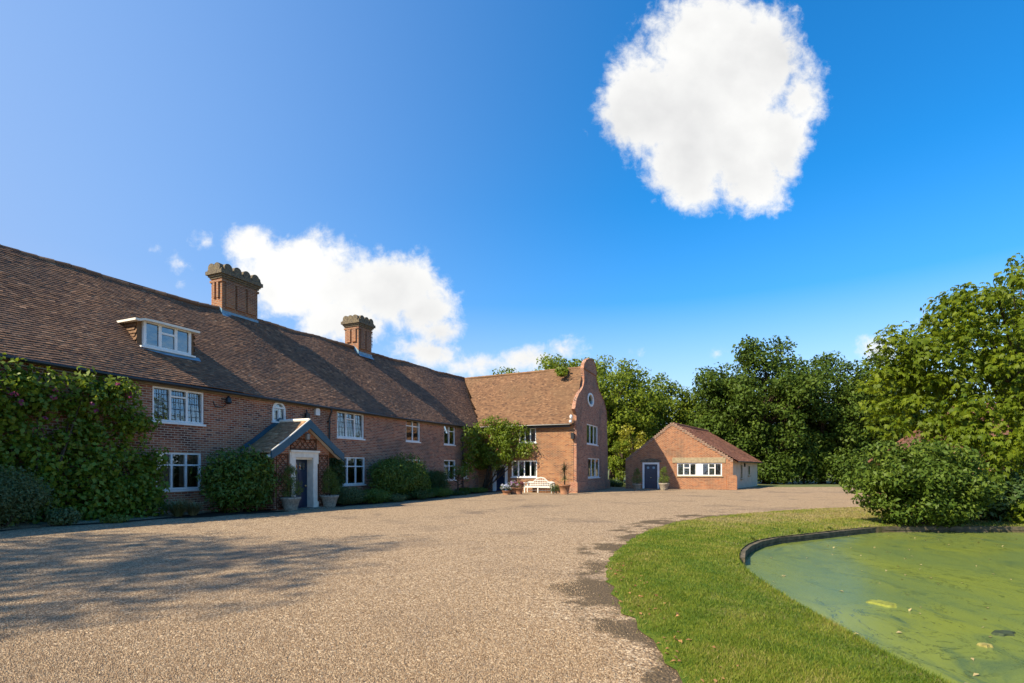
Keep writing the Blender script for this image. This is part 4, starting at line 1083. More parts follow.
for (x0, x1) in ((win[0], wm - .19), (wm + .19, win[1])): 
    window(annex, Fa, (x0, x1, win[2], win[3]), 3, [None, .62, None], True, .2, fw=.08, sill=False, seed=61)
obj('sill', MB().box(win[0] - .06, win[1] + .06, win[2] - .09, win[2] - .003, -.1, .06, Fa), M['lintel'], annex)
px0, px1 = on_a(727.5, 480, -.3)[0], on_a(737, 480, -.3)[0]; pz = on_a(732, 475, -.3)[1]
mb = MB().box(px0, px1, .003, .34, -.3, pz - .1, lambda x, y, z: (x, -y, z)); mb.box(px0 + .06, px1 - .06, .05, .3, pz - .1, pz, lambda x, y, z: (x, -y, z))
obj('pier', mb, M['brick_annex'], annex)
fr = MB(); a0, a1, z0, z1 = adr
fr.box(a0 - .1, a0 + .05, z0, z1 + .1, -.12, .03, Fa); fr.box(a1 - .05, a1 + .1, z0, z1 + .1, -.12, .03, Fa); fr.box(a0 + .05, a1 - .05, z1 - .05, z1 + .1, -.12, .028, Fa)
dr = MB().box(a0 + .05, a1 - .05, z0, z1 - .05, -.11, -.06, Fa); w = a1 - a0 - .1; h = z1 - z0 - .05
for (u0, u1, v0, v1) in ((.1, .45, .06, .34), (.55, .9, .06, .34), (.1, .45, .42, .72), (.55, .9, .42, .72)): dr.box(a0 + .05 + w * u0, a0 + .05 + w * u1, z0 + h * v0, z0 + h * v1, -.059, -.04, Fa)
o = obj('door', dr, M['blue_door'], annex); obj('door_frame', fr, M['white'], o)
for uc in (.28, .72):
    dg = MB()
    pts = [(a0 + .05 + w * uc + .1 * math.cos(k * math.pi / 6), z0 + h * .86 + .1 * math.sin(k * math.pi / 6)) for k in range(12)]
    dg.prism(pts, Fa, -.04, -.059)
    obj('door_light', dg, M['lead'], o)
obj('handle', MB().ball(Fa(a0 + .05 + w * .5, z0 + h * .45, -.02), .04), M['brass'], o, True)

# distant roof seen between the round bush and the big tree
bx, by = at(1012, 27.5)
barn = thing('tiled_barn', (bx, by, 0), R(-22), 'old barn with hipped red tiled roof glimpsed between the pond side bush and the chestnut', 'barn')
hz = zat(398, 25); ez = 2.0; hb = 3.4; BL = 5.6
wl = MB()
for (x0, x1, y0, y1) in ((-BL + .3, BL - .3, -hb + .3, -hb + .6), (-BL + .3, BL - .3, hb - .6, hb - .3), (-BL + .3, -BL + .6, -hb + .61, hb - .61), (BL - .6, BL - .3, -hb + .61, hb - .61)): wl.box(x0, x1, y0, y1, -.3, ez + .1)
obj('wall', wl, M['brick_annex'], barn)
HP = hb * .95
for k, sy in enumerate((-1, 1)):
    tiles(lambda s: (-BL + 2 * BL * s, sy * hb, ez), lambda s: (-BL + 2 * BL * s, 0, hz), lambda c: abs(c.x) < BL - (hb - abs(c.y)) * HP / hb + .06, M['tile_red'], 'roof', barn, seed=71 + k, sag=.02, cw=.25, rh=.15, smin=.31, smax=.69)
for k, sx in enumerate((-1, 1)):
    tiles(lambda s: (sx * BL, -hb + 2 * hb * s, ez), lambda s: (sx * (BL - HP), -hb + 2 * hb * s, hz), lambda c: abs(c.y) < hb - (BL - abs(c.x)) * hb / HP + .06, M['tile_red'], 'roof', barn, seed=73 + k, sag=.02, cw=.25, rh=.15, smin=.45, smax=.55)
mb = MB(); ridge_run(mb, lambda s: (-BL + HP + 2 * (BL - HP) * s, 0, hz + .03), 12)
for sx in (-1, 1):
    for sy in (-1, 1): ridge_run(mb, lambda s: (sx * (BL - HP * s), sy * hb * (1 - s), ez + .03 + (hz - ez) * s), 14)
obj('ridge_tiles', mb, M['tile_red'], barn, tone=[.6] * len(mb.v))

# ================================================================== PLANTING BESIDE THE HOUSE
bed(-9, pl - .02, lambda t: 1.95); bed(pr + .02, TC - .05, lambda t: 1.9 - .02 * (t - pr))
G_climb = leaf_mat('climber leaves', (.055, .115, .01), (.2, .26, .022), .32, (.13, .19, .016))
G_dark = leaf_mat('dark shrub leaves', (.025, .06, .016), (.07, .12, .025), .25, (.05, .095, .02))
G_mid = leaf_mat('mid green leaves', (.04, .095, .014), (.13, .2, .026), .3, (.08, .15, .02))
G_laurel = leaf_mat('laurel leaves', (.035, .08, .012), (.12, .17, .022), .25, (.07, .12, .018), .16)
G_con = leaf_mat('conifer sprays', (.06, .1, .014), (.15, .2, .03), .2, (.1, .15, .02))
G_grey = leaf_mat('grey green leaves', (.06, .095, .03), (.15, .19, .07), .22, (.1, .14, .045))
G_straw = leaf_mat('straw blades', (.2, .18, .08), (.45, .39, .2), .25, (.16, .16, .06))
G_pink = leaf_mat('pink petals', (.2, .02, .07), (.36, .07, .14), .3, (.28, .04, .1))
G_blue = leaf_mat('pale blue and white petals', (.3, .35, .6), (.75, .75, .8), .3, (.55, .6, .75))
G_lilac = leaf_mat('lilac petals', (.3, .16, .35), (.7, .5, .65), .3, (.55, .3, .5))

def clumps_on_wall(poly_px, q, n, r, g, flat=.6, plane='q'):
    """clump centres spread over a patch of wall outlined by where it is seen"""
    fn = on_q if plane == 'q' else on_t
    poly = [fn(px, py, q) for px, py in poly_px]; xs = [p[0] for p in poly]; zs = [p[1] for p in poly]; out = []
    while len(out) < n:
        a = g.uniform(min(xs), max(xs)); z = g.uniform(max(min(zs), .1), max(zs))
        if not inside((a, z), poly): continue
        rr = r * g.uniform(.6, 1.3); off = g.uniform(-.12, .3)
        p = hw(a, q - off, z) if plane == 'q' else hw(q - off, a, z)
        out.append((p.x, p.y, p.z, rr, rr, rr * g.uniform(.7, 1)))
    return out
def stems_to(name, base, clumps, r, parent, g, n=8):
    mb = MB(); idx = g.choice(len(clumps), min(n, len(clumps)), replace=False)
    for i in idx:
        t = Vector(clumps[i][:3]); b = Vector(base) + Vector((g.normal() * .15, g.normal() * .15, -.05)); m2 = b.lerp(t, .55) + Vector((g.normal() * .1, g.normal() * .1, .1))
        mb.tube([b, m2, t], [r, r * .7, r * .3], 6)
    return obj(name, mb, M['bark'], parent)
def shift(clumps, loc): return [(c[0] - loc[0], c[1] - loc[1], c[2] - loc[2], *c[3:]) for c in clumps]

# big climber on the long wall
g = np.random.default_rng(11)
p = hw(-.5, -.5); loc = (p.x, p.y, gz(p.x, p.y))
climb = thing('wall_climber', loc, 0, 'large leafy green climber covering the shaded wall left of the leaded window', 'climber')
poly = [(-110, 372), (-60, 362), (0, 366), (45, 366), (95, 377), (122, 386), (140, 398), (150, 412), (147, 440), (168, 455), (158, 470), (160, 490), (166, 505), (140, 524), (-110, 570)]
cl = clumps_on_wall(poly, -.3, 330, .34, g); cl2 = clumps_on_wall([(-110, 470), (60, 445), (125, 455), (165, 490), (160, 518), (-110, 570)], -.75, 90, .38, g)
foliage('foliage', shift(cl + cl2, loc), .62, .13, G_climb, climb, g, aspect=.75, up=.35, jit=.6)
stems_to('stem', (0, 0, 0), shift(cl, loc), .035, climb, g, 14)
fc = clumps_on_wall([(5, 372), (60, 380), (60, 430), (30, 445), (5, 420)], -.75, 7, .07, g) + clumps_on_wall([(110, 380), (140, 395), (138, 400), (112, 395)], -.7, 4, .06, g) + clumps_on_wall([(80, 405), (95, 400), (97, 412), (82, 415)], -.8, 2, .09, g)
foliage('blossom', shift(fc, loc), .6, .06, G_pink, climb, g, aspect=.9)

def shrub(name, px0, px1, py_top, py_base, q, m, label, cat='shrub', size=.09, dens=.6, seed=0, n=None, group=None, aspect=.55, dep=None, cr=None, up=.45, jit=.7):
    """rounded shrub standing in the bed; its silhouette is measured on the vertical plane through its middle"""
    g = np.random.default_rng(100 + seed); pc = (px0 + px1) / 2
    t0 = on_q(px0, py_base, q)[0]; t1 = on_q(px1, py_base, q)[0]; tm, zt = on_q(pc, py_top, q)
    w = (t1 - t0) / 2; w *= 1.1; tm = (t0 + t1) / 2; p = hw(tm, q); b = gz(p.x, p.y); h = zt - b; d = dep or min(w * .85, 1.1)
    root = thing(name, (p.x, p.y, b), HA, label, cat, group)
    cr = cr or max(.16, min(w, h) * .34); n = n or int(10 + 9 * w * h / (cr * cr))
    cl = crown_clumps(g, (0, 0, h * .48), (w, d, h * .54), n, cr, low=-.95, fill=.3)
    cl = [c for c in cl if c[2] > -.05]
    foliage('foliage', cl, dens, size, m, root, g, aspect=aspect, zmin=-.02, up=up, jit=jit)
    mb = MB()
    for k in range(5):
        a = g.uniform(0, 6.28); mb.tube([(.08 * math.cos(a), .08 * math.sin(a), -.1), (.3 * w * math.cos(a), .3 * d * math.sin(a), h * .3), (.6 * w * math.cos(a), .6 * d * math.sin(a), h * .65)], [.03, .022, .008], 6)
    obj('stem', mb, M['bark'], root)
    return root
shrub('conifer_bush', -60, 50, 462, 529, -1.25, G_grey, 'feathery grey green bush at the far left below the climber', 'bush', .08, .62, 1, aspect=.3)
shrub('low_shrub', 48, 78, 507, 525, -1.75, G_grey, 'low blue green shrub between the feathery bush and the climber base', 'shrub', .07, .6, 2)
shrub('low_shrub', 100, 128, 516, 524, -1.9, G_con, 'small bright green mound at the gravel edge under the climber', 'shrub', .06, .6, 3)
shrub('rounded_bush', 205, 273, 443.5, 513, -1.05, G_mid, 'big glossy green bush filling the wall left of the porch', 'bush', .15, .6, 4, aspect=.42, dep=1.0)
shrub('rounded_bush', 375, 422, 452.5, 501, -1.0, G_mid, 'dome shaped dark green bush under the upper casement right of the porch', 'bush', .1, .62, 5, dep=1.1)
shrub('low_shrub', 336, 360, 486, 507, -1.2, G_grey, 'low grey green shrub below the window beside the right porch pot', 'shrub', .07, .55, 6)
shrub('low_shrub', 358, 385, 488, 504, -1.45, G_mid, 'low spreading green shrub at the left foot of the dome shaped bush', 'shrub', .07, .55, 7)
shrub('low_shrub', 383, 402, 493, 502, -1.75, G_grey, 'pale low mound in front of the dome shaped bush', 'shrub', .06, .55, 8)
shrub('low_shrub', 402, 426, 489, 501, -1.65, G_dark, 'dark low shrub at the right foot of the dome shaped bush', 'shrub', .07, .55, 9)
shrub('low_shrub', 424, 446, 487, 499, -1.4, G_mid, 'low green shrub in the bed below the far casements', 'shrub', .07, .55, 10)
shrub('low_shrub', 428, 444, 468, 492, -.6, G_dark, 'upright dark shrub against the wall left of the far lower window', 'shrub', .07, .4, 11)
shrub('wall_ivy', 328, 342, 452, 505, -.45, G_dark, 'dark ivy against the wall in the corner right of the porch', 'ivy', .08, .6, 12, dep=.4)
shrub('low_shrub', 463, 480, 487, 497.5, -.9, G_mid, 'low green shrub in the corner where the two wings meet', 'shrub', .07, .55, 13)
shrub('low_shrub', 446, 464, 491, 498.5, -1.2, G_dark, 'low dark shrub under the spindly small tree', 'shrub', .07, .55, 14)

def small_tree(px, py_top, py_base, q, wpx, seed):
    g = np.random.default_rng(seed); t0, zt = on_q(px, py_top, q); p = hw(t0, q); b = gz(p.x, p.y); h = zt - b; w = wpx / F * p.y / 2
    root = thing('small_tree', (p.x, p.y, b), HA, 'spindly small tree with thin arching branches before the far lower window', 'tree')
    cl = crown_clumps(g, (0, 0, h * .68), (w, w, h * .36), 34, .22, low=-.9, fill=.35)
    foliage('foliage', cl, .5, .1, G_mid, root, g)
    mb = MB(); limbs(mb, (0, 0, 0), (0, 0, h * .8), .05, [c[:3] for c in cl[:12]], g); obj('trunk', mb, M['bark'], root)
small_tree(458, 464, 497, -1.0, 42, 201)

# ornamental grasses under the lower leaded window
def tuft(px, py, h, n, m, label, seed, spread=.5, width=.02, name='grass_tuft', cat='grass tuft', group=None):
    g = np.random.default_rng(seed); x, y = gxy(px, py); 
    for _ in range(3): x, y = gxy(px, py, gz(x, y))
    root = thing(name, (x, y, gz(x, y)), 0, label, cat, group); v = []; f = []; tn = []
    for k in range(n):
        a = g.uniform(0, 6.283); r0 = g.uniform(0, .12) * spread; out = g.uniform(.25, 1) * spread; hh = h * g.uniform(.55, 1.1); d = np.array([math.cos(a), math.sin(a), 0]); s = np.array([-d[1], d[0], 0]) * width
        pts = [d * r0, d * (r0 + out * .35) + [0, 0, hh * .75], d * (r0 + out) + [0, 0, hh * g.uniform(.5, 1)]]
        i = len(v); v += [pts[0] - s, pts[0] + s, pts[1] + s * .8, pts[1] - s * .8, pts[2] + s * .15, pts[2] - s * .15]; f += [(i, i + 1, i + 2, i + 3), (i + 3, i + 2, i + 4, i + 5)]; tn += [g.uniform(0, 1)] * 6
    raw_mesh('blades', np.array(v), np.array(f), m, root, tn); return root
tuft(178, 516.5, .6, 260, G_straw, 'straw coloured grass tuft under the lower window, nearer the climber', 301, .85, .011)
tuft(193, 515.5, .5, 220, G_straw, 'straw coloured grass tuft under the lower window, nearer the glossy bush', 302, .8, .011)

# climbing plant over the wing door
g = np.random.default_rng(21); p = hw(TC - .4, -.6); loc = (p.x, p.y, gz(p.x, p.y))
wc = thing('wing_climber', loc, 0, 'bright green climber hanging over the dark doorway in the corner of the wings', 'climber')
c_a = clumps_on_wall([(466, 421), (492, 416), (508, 422), (524, 424), (532, 438), (534, 452), (514, 457), (510, 468), (500, 473), (488, 468), (466, 468)], TC - .35, 165, .34, g, plane='t')
c_b = clumps_on_wall([(484, 420), (503, 418), (512, 428), (508, 465), (498, 470), (484, 460)], TC - .8, 34, .36, g, plane='t')
c_c = clumps_on_wall([(462, 428), (474, 424), (474, 472), (463, 474)], -.5, 60, .3, g)
foliage('foliage', shift(c_a + c_b + c_c, loc), .6, .14, G_climb, wc, g, aspect=.7, up=.4)
stems_to('stem', (0, 0, 0), shift(c_a + c_b, loc), .05, wc, g, 12)
# plant rooted in the wing ridge
g = np.random.default_rng(22); tq, zq = tg - .1, zg
rp_ = hw(tq, QG + 1.75, zq - .1); rr = thing('roof_creeper', tuple(rp_), HA, 'bright green creeper growing over the wing ridge by the curved gable', 'creeper')
foliage('foliage', crown_clumps(g, (-.15, -.1, .0), (.5, .75, .22), 20, .2) + crown_clumps(g, (-.5, -.3, -.3), (.35, .5, .3), 12, .22), .7, .13, G_climb, rr, g, aspect=.7)
mb = MB()
for k in range(4): mb.tube([(0, 0, -.2), (.1 * k - .1, .15 * k - .2, .2), (.2 * k - .3, .35 * k - .5, .4)], [.03, .02, .01], 5)
obj('stem', mb, M['bark'], rr)
# ---- pots
def potted(loc, s, label, group, seed, kind='cone'):
    g = np.random.default_rng(seed); root = thing('potted_conifer', loc, HA, label, 'potted plant', group)
    obj('pot', MB().lathe([(.2 * s, 0), (.23 * s, .03 * s), (.24 * s, .1 * s), (.31 * s, .36 * s), (.36 * s, .42 * s), (.36 * s, .48 * s), (.31 * s, .48 * s), (.29 * s, .42 * s)], seg=24), M['pot'], root, True)
    cl = []
    for k in range(60):
        v = g.random() ** 1.3; a = g.uniform(0, 6.283); r = (.42 * (1 - v) ** .8 + .05) * s * (1 if v > .12 else .8) * g.uniform(.5, .95); cl.append((r * math.cos(a), r * math.sin(a), (.58 + v * 1.0) * s, .12 * s, .12 * s, .12 * s))
    foliage('foliage', cl, .8, .055, G_con, root, g, aspect=.35, up=.7)
    obj('stem', MB().tube([(0, 0, .4 * s), (0, 0, 1.1 * s)], [.04, .015], 8), M['bark'], root)
    return root
def pot_at(px, py):
    x, y = gxy(px, py)
    for _ in range(3): x, y = gxy(px, py, gz(x, y))
    return (x, y, gz(x, y))
potted(pot_at(290.5, 510.5), 1.05, 'conifer in pale stone pot standing left of the porch door', 'potted conifers by the porch', 401)
potted(pot_at(329.5, 507.3), 1.05, 'conifer in pale stone pot standing right of the porch door', 'potted conifers by the porch', 402)
potted(pot_at(637, 490.2), 1.0, 'potted shrub standing left of the blue outbuilding door', 'potted shrubs by the outbuilding', 403)
potted(pot_at(664, 490.2), 1.1, 'potted shrub standing right of the blue outbuilding door', 'potted shrubs by the outbuilding', 404)

# ---- white garden bench with arched back
q0 = on_t(525, 490, TC - .75)[0]; q1 = on_t(553, 490, TC - .75)[0]; bw = abs(q1 - q0); pb = hw(TC - .65, (q0 + q1) / 2)
bench = thing('garden_bench', (pb.x, pb.y, gz(pb.x, pb.y)), HA - R(90), 'white wooden bench with arched slatted back against the sunlit brick wing', 'bench'); print('bench', bw)
hwid = bw / 2
mb = MB()                                            # bench local: x along its length, +y to the wall
for k in range(5): mb.box(-hwid + .06, hwid - .06, -.28 + k * .1, -.2 + k * .1, .42, .45)
mb.box(-hwid + .06, hwid - .06, -.3, -.27, .34, .419); obj('seat', mb, M['bench'], bench)
bk = MB(); prof = [(-hwid, .68), (-hwid * .82, .75), (-hwid * .55, .74), (-hwid * .42, .86), (-hwid * .25, 1.0), (0, 1.06), (hwid * .25, 1.0), (hwid * .42, .86), (hwid * .55, .74), (hwid * .82, .75), (hwid, .68)]
for a, b in zip(prof[:-1], prof[1:]): bk.prism([a, b, (b[0], b[1] - .07), (a[0], a[1] - .07)], lambda a_, z, d: (a_, .27 - d, z), .03, -.03)
for z in (.53, .65): bk.box(-hwid + .05, hwid - .05, .25, .29, z - .02, z + .02)
for k in range(1, 16):
    x = -hwid + bw * k / 16; zt = float(np.interp(x, [p[0] for p in prof], [p[1] for p in prof])) - .05; bk.box(x - .014, x + .014, .256, .284, .46, zt)
bk.box(-hwid * .42, hwid * .42, .25, .29, .78, .82); obj('backrest', bk, M['bench'], bench)
for sx in (-1, 1):
    x = sx * (hwid - .04)
    obj('leg', MB().box(x - .035, x + .035, -.3, -.23, 0, .64), M['bench'], bench); obj('leg', MB().box(x - .035, x + .035, .23, .3, 0, .66), M['bench'], bench)
    am = MB().box(x - .045, x + .045, -.36, .24, .64, .68); am.tube([(x - .05, -.36, .64), (x + .05, -.36, .64)], .045, 10); obj('armrest', am, M['bench'], bench)
obj('leg', MB().box(-.035, .035, -.3, -.23, 0, .42), M['bench'], bench)
st = MB().box(-hwid + .07, hwid - .07, -.02, .02, .13, .18); obj('stretcher', st, M['bench'], bench)
# ---- flowers in tubs beside it, and the cordyline
def tub(px, py, r, hgt, m, label, seed, leaf=.06):
    g = np.random.default_rng(seed); loc = pot_at(px, py); root = thing('flower_tub', loc, 0, label, 'flower tub', 'flower tubs beside the bench')
    obj('tub', MB().lathe([(r * .7, 0), (r * .95, hgt), (r, hgt), (r, hgt + .04), (r * .8, hgt + .04)], seg=18), M['terracotta'], root, True)
    cl = crown_clumps(g, (0, 0, hgt + .22), (r * 1.35, r * 1.35, .32), 22, .13, low=-.3)
    foliage('foliage', cl, .5, .07, G_mid, root, g); foliage('blossom', [(c[0] * 1.06, c[1] * 1.06, c[2] + .03, *c[3:]) for c in cl], .3, leaf, m, root, g, aspect=.9)
tub(506.5, 494.6, .28, .2, G_blue, 'low tub of pale blue and white flowers beside the dark doorway', 501)
tub(513.5, 494.3, .28, .38, G_lilac, 'tub of lilac flowers between the pale blue flowers and the pink ones', 502)
tub(518.5, 494.3, .3, .36, G_pink, 'tub of pink flowers next to the white bench', 503)
g = np.random.default_rng(31); loc = pot_at(564.5, 494.3); cy = thing('potted_cordyline', loc, 0, 'spiky dark cordyline in a terracotta pot at the sunlit corner by the bench', 'potted plant')
obj('pot', MB().lathe([(.24, 0), (.34, .5), (.38, .52), (.38, .6), (.32, .6)], seg=20), M['terracotta'], cy, True)
obj('stem', MB().tube([(0, 0, .5), (.02, 0, 1.0), (0, .02, 1.45)], [.05, .045, .04], 8), M['bark'], cy)
def spikes(z, n, ln, m, name):
    v = []; f = []; tn = []
    for k in range(n):
        a = g.uniform(0, 6.283); e = g.uniform(-.3, 1.45); d = np.array([math.cos(a) * math.cos(e), math.sin(a) * math.cos(e), math.sin(e)]); s = np.array([-math.sin(a), math.cos(a), 0]) * .022; L_ = ln * g.uniform(.7, 1.1); b = np.array([0, 0, z]); i = len(v)
        v += [b - s * .5, b + s * .5, b + d * L_ * .5 + s, b + d * L_ * .5 - s, b + d * L_ - [0, 0, .12 * math.cos(e)] + s * .1, b + d * L_ - [0, 0, .12 * math.cos(e)] - s * .1]; f += [(i, i + 1, i + 2, i + 3), (i + 3, i + 2, i + 4, i + 5)]; tn += [g.random()] * 6
    raw_mesh(name, np.array(v), np.array(f), m, cy, tn)
G_cord = leaf_mat('cordyline blades', (.03, .03, .015), (.09, .08, .035), .2, (.05, .05, .02)); spikes(1.45, 60, .62, G_cord, 'blades'); spikes(.95, 50, .4, G_grey, 'lower_blades')
# low dark plant behind the bench end
shrub_loc = pot_at(556.5, 494); g = np.random.default_rng(33); sr = thing('low_shrub', shrub_loc, 0, 'small dark shrub between the bench end and the cordyline pot', 'shrub')
foliage('foliage', crown_clumps(g, (0, 0, .38), (.5, .4, .42), 22, .16), .55, .07, G_dark, sr, g, zmin=0); obj('stem', MB().tube([(0, 0, -.1), (0, 0, .4)], [.03, .01], 6), M['bark'], sr)

# ================================================================== TREES
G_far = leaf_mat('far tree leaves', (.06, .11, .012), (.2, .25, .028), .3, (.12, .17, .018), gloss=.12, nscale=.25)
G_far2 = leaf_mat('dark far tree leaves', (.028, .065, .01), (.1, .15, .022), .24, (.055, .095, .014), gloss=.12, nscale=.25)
G_yel = leaf_mat('yellow green leaves', (.13, .15, .012), (.36, .34, .035), .3, (.25, .25, .022), nscale=.5)
G_chest = leaf_mat('chestnut leaves', (.034, .08, .007), (.17, .215, .015), .36, (.095, .14, .01), gloss=.15, nscale=.7)
def tree(px, D, py_top, hw_px, label, m, seed, zlow=-.6, name='broadleaf_tree', cr=1.5, leaf=.34, n=150, lean=0, dens=.75, group='trees beyond the drive', depth=.85):
    g = np.random.default_rng(seed); x, y = at(px, D); zt = zat(py_top, D); w = hw_px / F * D * 1.14; zt += .5
    root = thing(name, (x, y, 0), g.uniform(0, 6.28), label, 'tree', group)
    zc = (zt + zlow) / 2; rz = (zt - zlow) / 2
    rr = (w, w * depth, rz)
    cl = lobed(g, (0, 0, zc), (w, w, rz), int(n * 1.15), cr * .78, nl=11, lr=.46, low=-.9) + crown_clumps(g, (0, 0, zc * .62), (w * .9, w * .9, zc * .62), int(n * .35), cr * .85, low=-.95, fill=.25)
    # widen the lower middle so the outline is not an egg
    cl = [(c[0], c[1], max(c[2], .5), *c[3:]) for c in cl]
    foliage('crown', cl, dens, leaf, m, root, g, aspect=.62, up=.55, jit=.7, inner=.3)
    mb = MB(); limbs(mb, (0, 0, 0), (0, 0, zc + rz * .45), max(.2, w * .055), [c[:3] for c in cl[::3]], g); obj('trunk', mb, M['bark'], root)
    return root
tree(508, 72, 365, 26, 'pale treetop showing just above the wing ridge', G_far, 601, zlow=3, n=80)
tree(570, 64, 343, 46, 'leafy tree rising directly behind the curved gable, left of it', G_far, 602, zlow=2)
tree(612, 60, 352, 52, 'tall rounded tree rising just right of the curved gable', G_far, 603, n=210)
tree(655, 64, 373, 42, 'mid green tree above the left slope of the outbuilding roof', G_far, 604)
tree(692, 66, 382, 36, 'lower tree in the dip of the treeline above the outbuilding peak', G_far, 605)
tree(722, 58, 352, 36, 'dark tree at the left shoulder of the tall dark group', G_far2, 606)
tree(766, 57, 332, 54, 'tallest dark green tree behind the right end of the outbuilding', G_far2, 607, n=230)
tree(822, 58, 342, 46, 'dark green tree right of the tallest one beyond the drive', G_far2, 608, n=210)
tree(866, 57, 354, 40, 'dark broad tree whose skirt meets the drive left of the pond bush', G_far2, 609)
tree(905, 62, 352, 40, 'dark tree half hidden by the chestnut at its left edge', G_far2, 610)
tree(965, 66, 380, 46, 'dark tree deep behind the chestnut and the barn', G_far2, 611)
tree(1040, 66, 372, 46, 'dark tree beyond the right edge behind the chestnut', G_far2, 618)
tree(632, 51, 424, 17, 'yellow green small tree between the gable and the outbuilding', G_yel, 612, zlow=.1, cr=.7, leaf=.2, n=50, group='small trees by the outbuilding')
tree(621, 50, 440, 12, 'slim green small tree close to the gable corner', G_far, 613, zlow=.1, cr=.6, leaf=.2, n=34, group='small trees by the outbuilding')
def loose_bush(px, D, py_top, hw_px, m, label, seed, leaf=.12, cr=.5, n=60, dens=.55, name='rounded_bush', group=None, dep=.8, zl=-.1):
    g = np.random.default_rng(seed); x, y = at(px, D); zt = zat(py_top, D); w = hw_px / F * D * 1.12
    root = thing(name, (x, y, 0), 0, label, 'bush', group)
    cl = lobed(g, (0, 0, zt * .47), (w, w * dep, zt * .58), int(n * .6), cr * .85, nl=10, lr=.42, low=-.3) + crown_clumps(g, (0, 0, zt * .4), (w * .97, w * dep * .97, zt * .5), int(n * .7), cr * .9, low=-.95, fill=.2); cl = [c for c in cl if c[2] > zl]
    foliage('foliage', cl, dens, leaf, m, root, g, aspect=.5, zmin=zl, up=.45, jit=.65)
    mb = MB(); limbs(mb, (0, 0, 0), (0, 0, zt * .6), .09, [c[:3] for c in cl[:14]], g); obj('trunk', mb, M['bark'], root); return root
loose_bush(613, 47, 480, 12, G_dark, 'clipped dark hedge bush in the gap beside the gable foot', 620, .14, .4, 40)
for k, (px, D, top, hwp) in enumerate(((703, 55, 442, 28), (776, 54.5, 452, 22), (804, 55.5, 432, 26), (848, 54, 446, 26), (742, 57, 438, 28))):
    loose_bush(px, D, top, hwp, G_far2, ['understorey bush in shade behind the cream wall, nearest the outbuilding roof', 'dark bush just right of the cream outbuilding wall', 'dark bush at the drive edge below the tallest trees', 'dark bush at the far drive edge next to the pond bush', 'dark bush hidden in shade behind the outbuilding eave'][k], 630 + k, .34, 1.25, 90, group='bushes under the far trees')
# pond side bush
loose_bush(921, 15.25, 434, 65, G_laurel, 'large glossy rounded bush overhanging the far pond edge', 640, .13, .42, 300, .75, dep=.62, zl=-.12)
loose_bush(992, 15.9, 466, 52, G_dark, 'darker bush right of the glossy one, in the shade of the chestnut', 641, .15, .45, 110, .6, dep=.5, zl=-.12)
loose_bush(1060, 16.8, 455, 48, G_dark, 'dark bush beyond the right edge beside the pond', 642, .15, .45, 80, .6, dep=.5, zl=-.12)

# ---- the big chestnut, drawn with hand shaped leaves
def chestnut(x, y, seed):
    g = np.random.default_rng(seed); root = thing('chestnut_tree', (x, y, 0), 0, 'tall spreading chestnut with yellow green leaves leaning over the pond bushes', 'tree')
    cl = []
    def blob(px, py, D, r, n, rz=.7):
        cx_, cz_ = (px - CX) / F * D - x, zat(py, D)
        for _ in range(n):
            d = g.normal(size=3); d /= np.linalg.norm(d); k = g.uniform(.55, 1); q = g.uniform(.32, .6)
            cl.append((cx_ + d[0] * r * k, D - y + d[1] * r * k, cz_ + d[2] * r * rz * k, q * 1.15, q * 1.15, q * .6))
    for (px, py, D, r, n) in ((1010, 300, 19, 1.5, 26), (970, 315, 18.5, 1.3, 22), (925, 335, 18.5, 1.3, 22), (905, 355, 18, 1.1, 18), (1015, 345, 18, 1.7, 30), (950, 360, 18, 1.6, 30), (905, 390, 18, 1.1, 18), (900, 412, 17.7, .8, 10),
                              (962, 418, 17, .9, 16), (990, 430, 17, 1.0, 16), (935, 425, 17.2, .5, 6), (893, 430, 17.6, .5, 4), (930, 372, 18, 1.2, 20), (990, 385, 17.5, 1.6, 26), (1030, 400, 17.5, 1.6, 24), (1005, 435, 17, 1.2, 18), (950, 452, 16.4, .7, 7), (985, 445, 16.2, .9, 12), (1020, 470, 16.0, 1.0, 14), (1018, 510, 15.6, .7, 7), (975, 478, 15.9, .5, 4), (1000, 330, 21.5, 2.4, 40), (1060, 290, 20, 2.4, 40), (1080, 350, 19, 2.6, 46), (1085, 430, 18, 2.2, 34), (1060, 350, 22.5, 2.6, 40), (1130, 360, 20.5, 2.6, 40)):
        blob(px, py, D, r, n)
    P, Nn, T = clump_leaves(cl, .72, .26, g, up=.75, jit=.45, inner=.5)
    Nn = unit(Nn); n = len(P); vs_, fs_, ts_ = [], [], []
    t0 = unit(np.cross(Nn, g.normal(size=(n, 3)))); b0 = np.cross(Nn, t0)
    for k in range(6):
        a = (k - 2.5) * .62 + g.normal(size=n) * .08; d = unit(t0 * np.cos(a)[:, None] + b0 * np.sin(a)[:, None] - np.array([0, 0, .45]))
        s = unit(np.cross(Nn, d)); L_ = (.145 * g.uniform(.7, 1.2, n) * (1 - .07 * abs(k - 2.5)))[:, None]; dn = np.array([0, 0, 1.0])
        v = np.stack([P, P + d * L_ * .6 - s * L_ * .2, P + d * L_ - dn * L_ * .3, P + d * L_ * .6 + s * L_ * .2], 1).reshape(-1, 3); vs_.append(v); fs_.append(np.arange(4 * n).reshape(n, 4) + k * 4 * n); ts_.append(np.repeat(np.clip(T + g.normal(size=n) * .08, 0, 1), 4))
    raw_mesh('crown', np.concatenate(vs_), np.concatenate(fs_), G_chest, root, np.concatenate(ts_)); print('chestnut leaflets', n * 6)
    mb = MB(); limbs(mb, (0, 0, 0), (.3, .3, 7.5), .42, [c[:3] for c in cl[::5] if c[2] > 4.2 and c[0] > -3.5], g, 8); obj('trunk', mb, M['bark'], root)
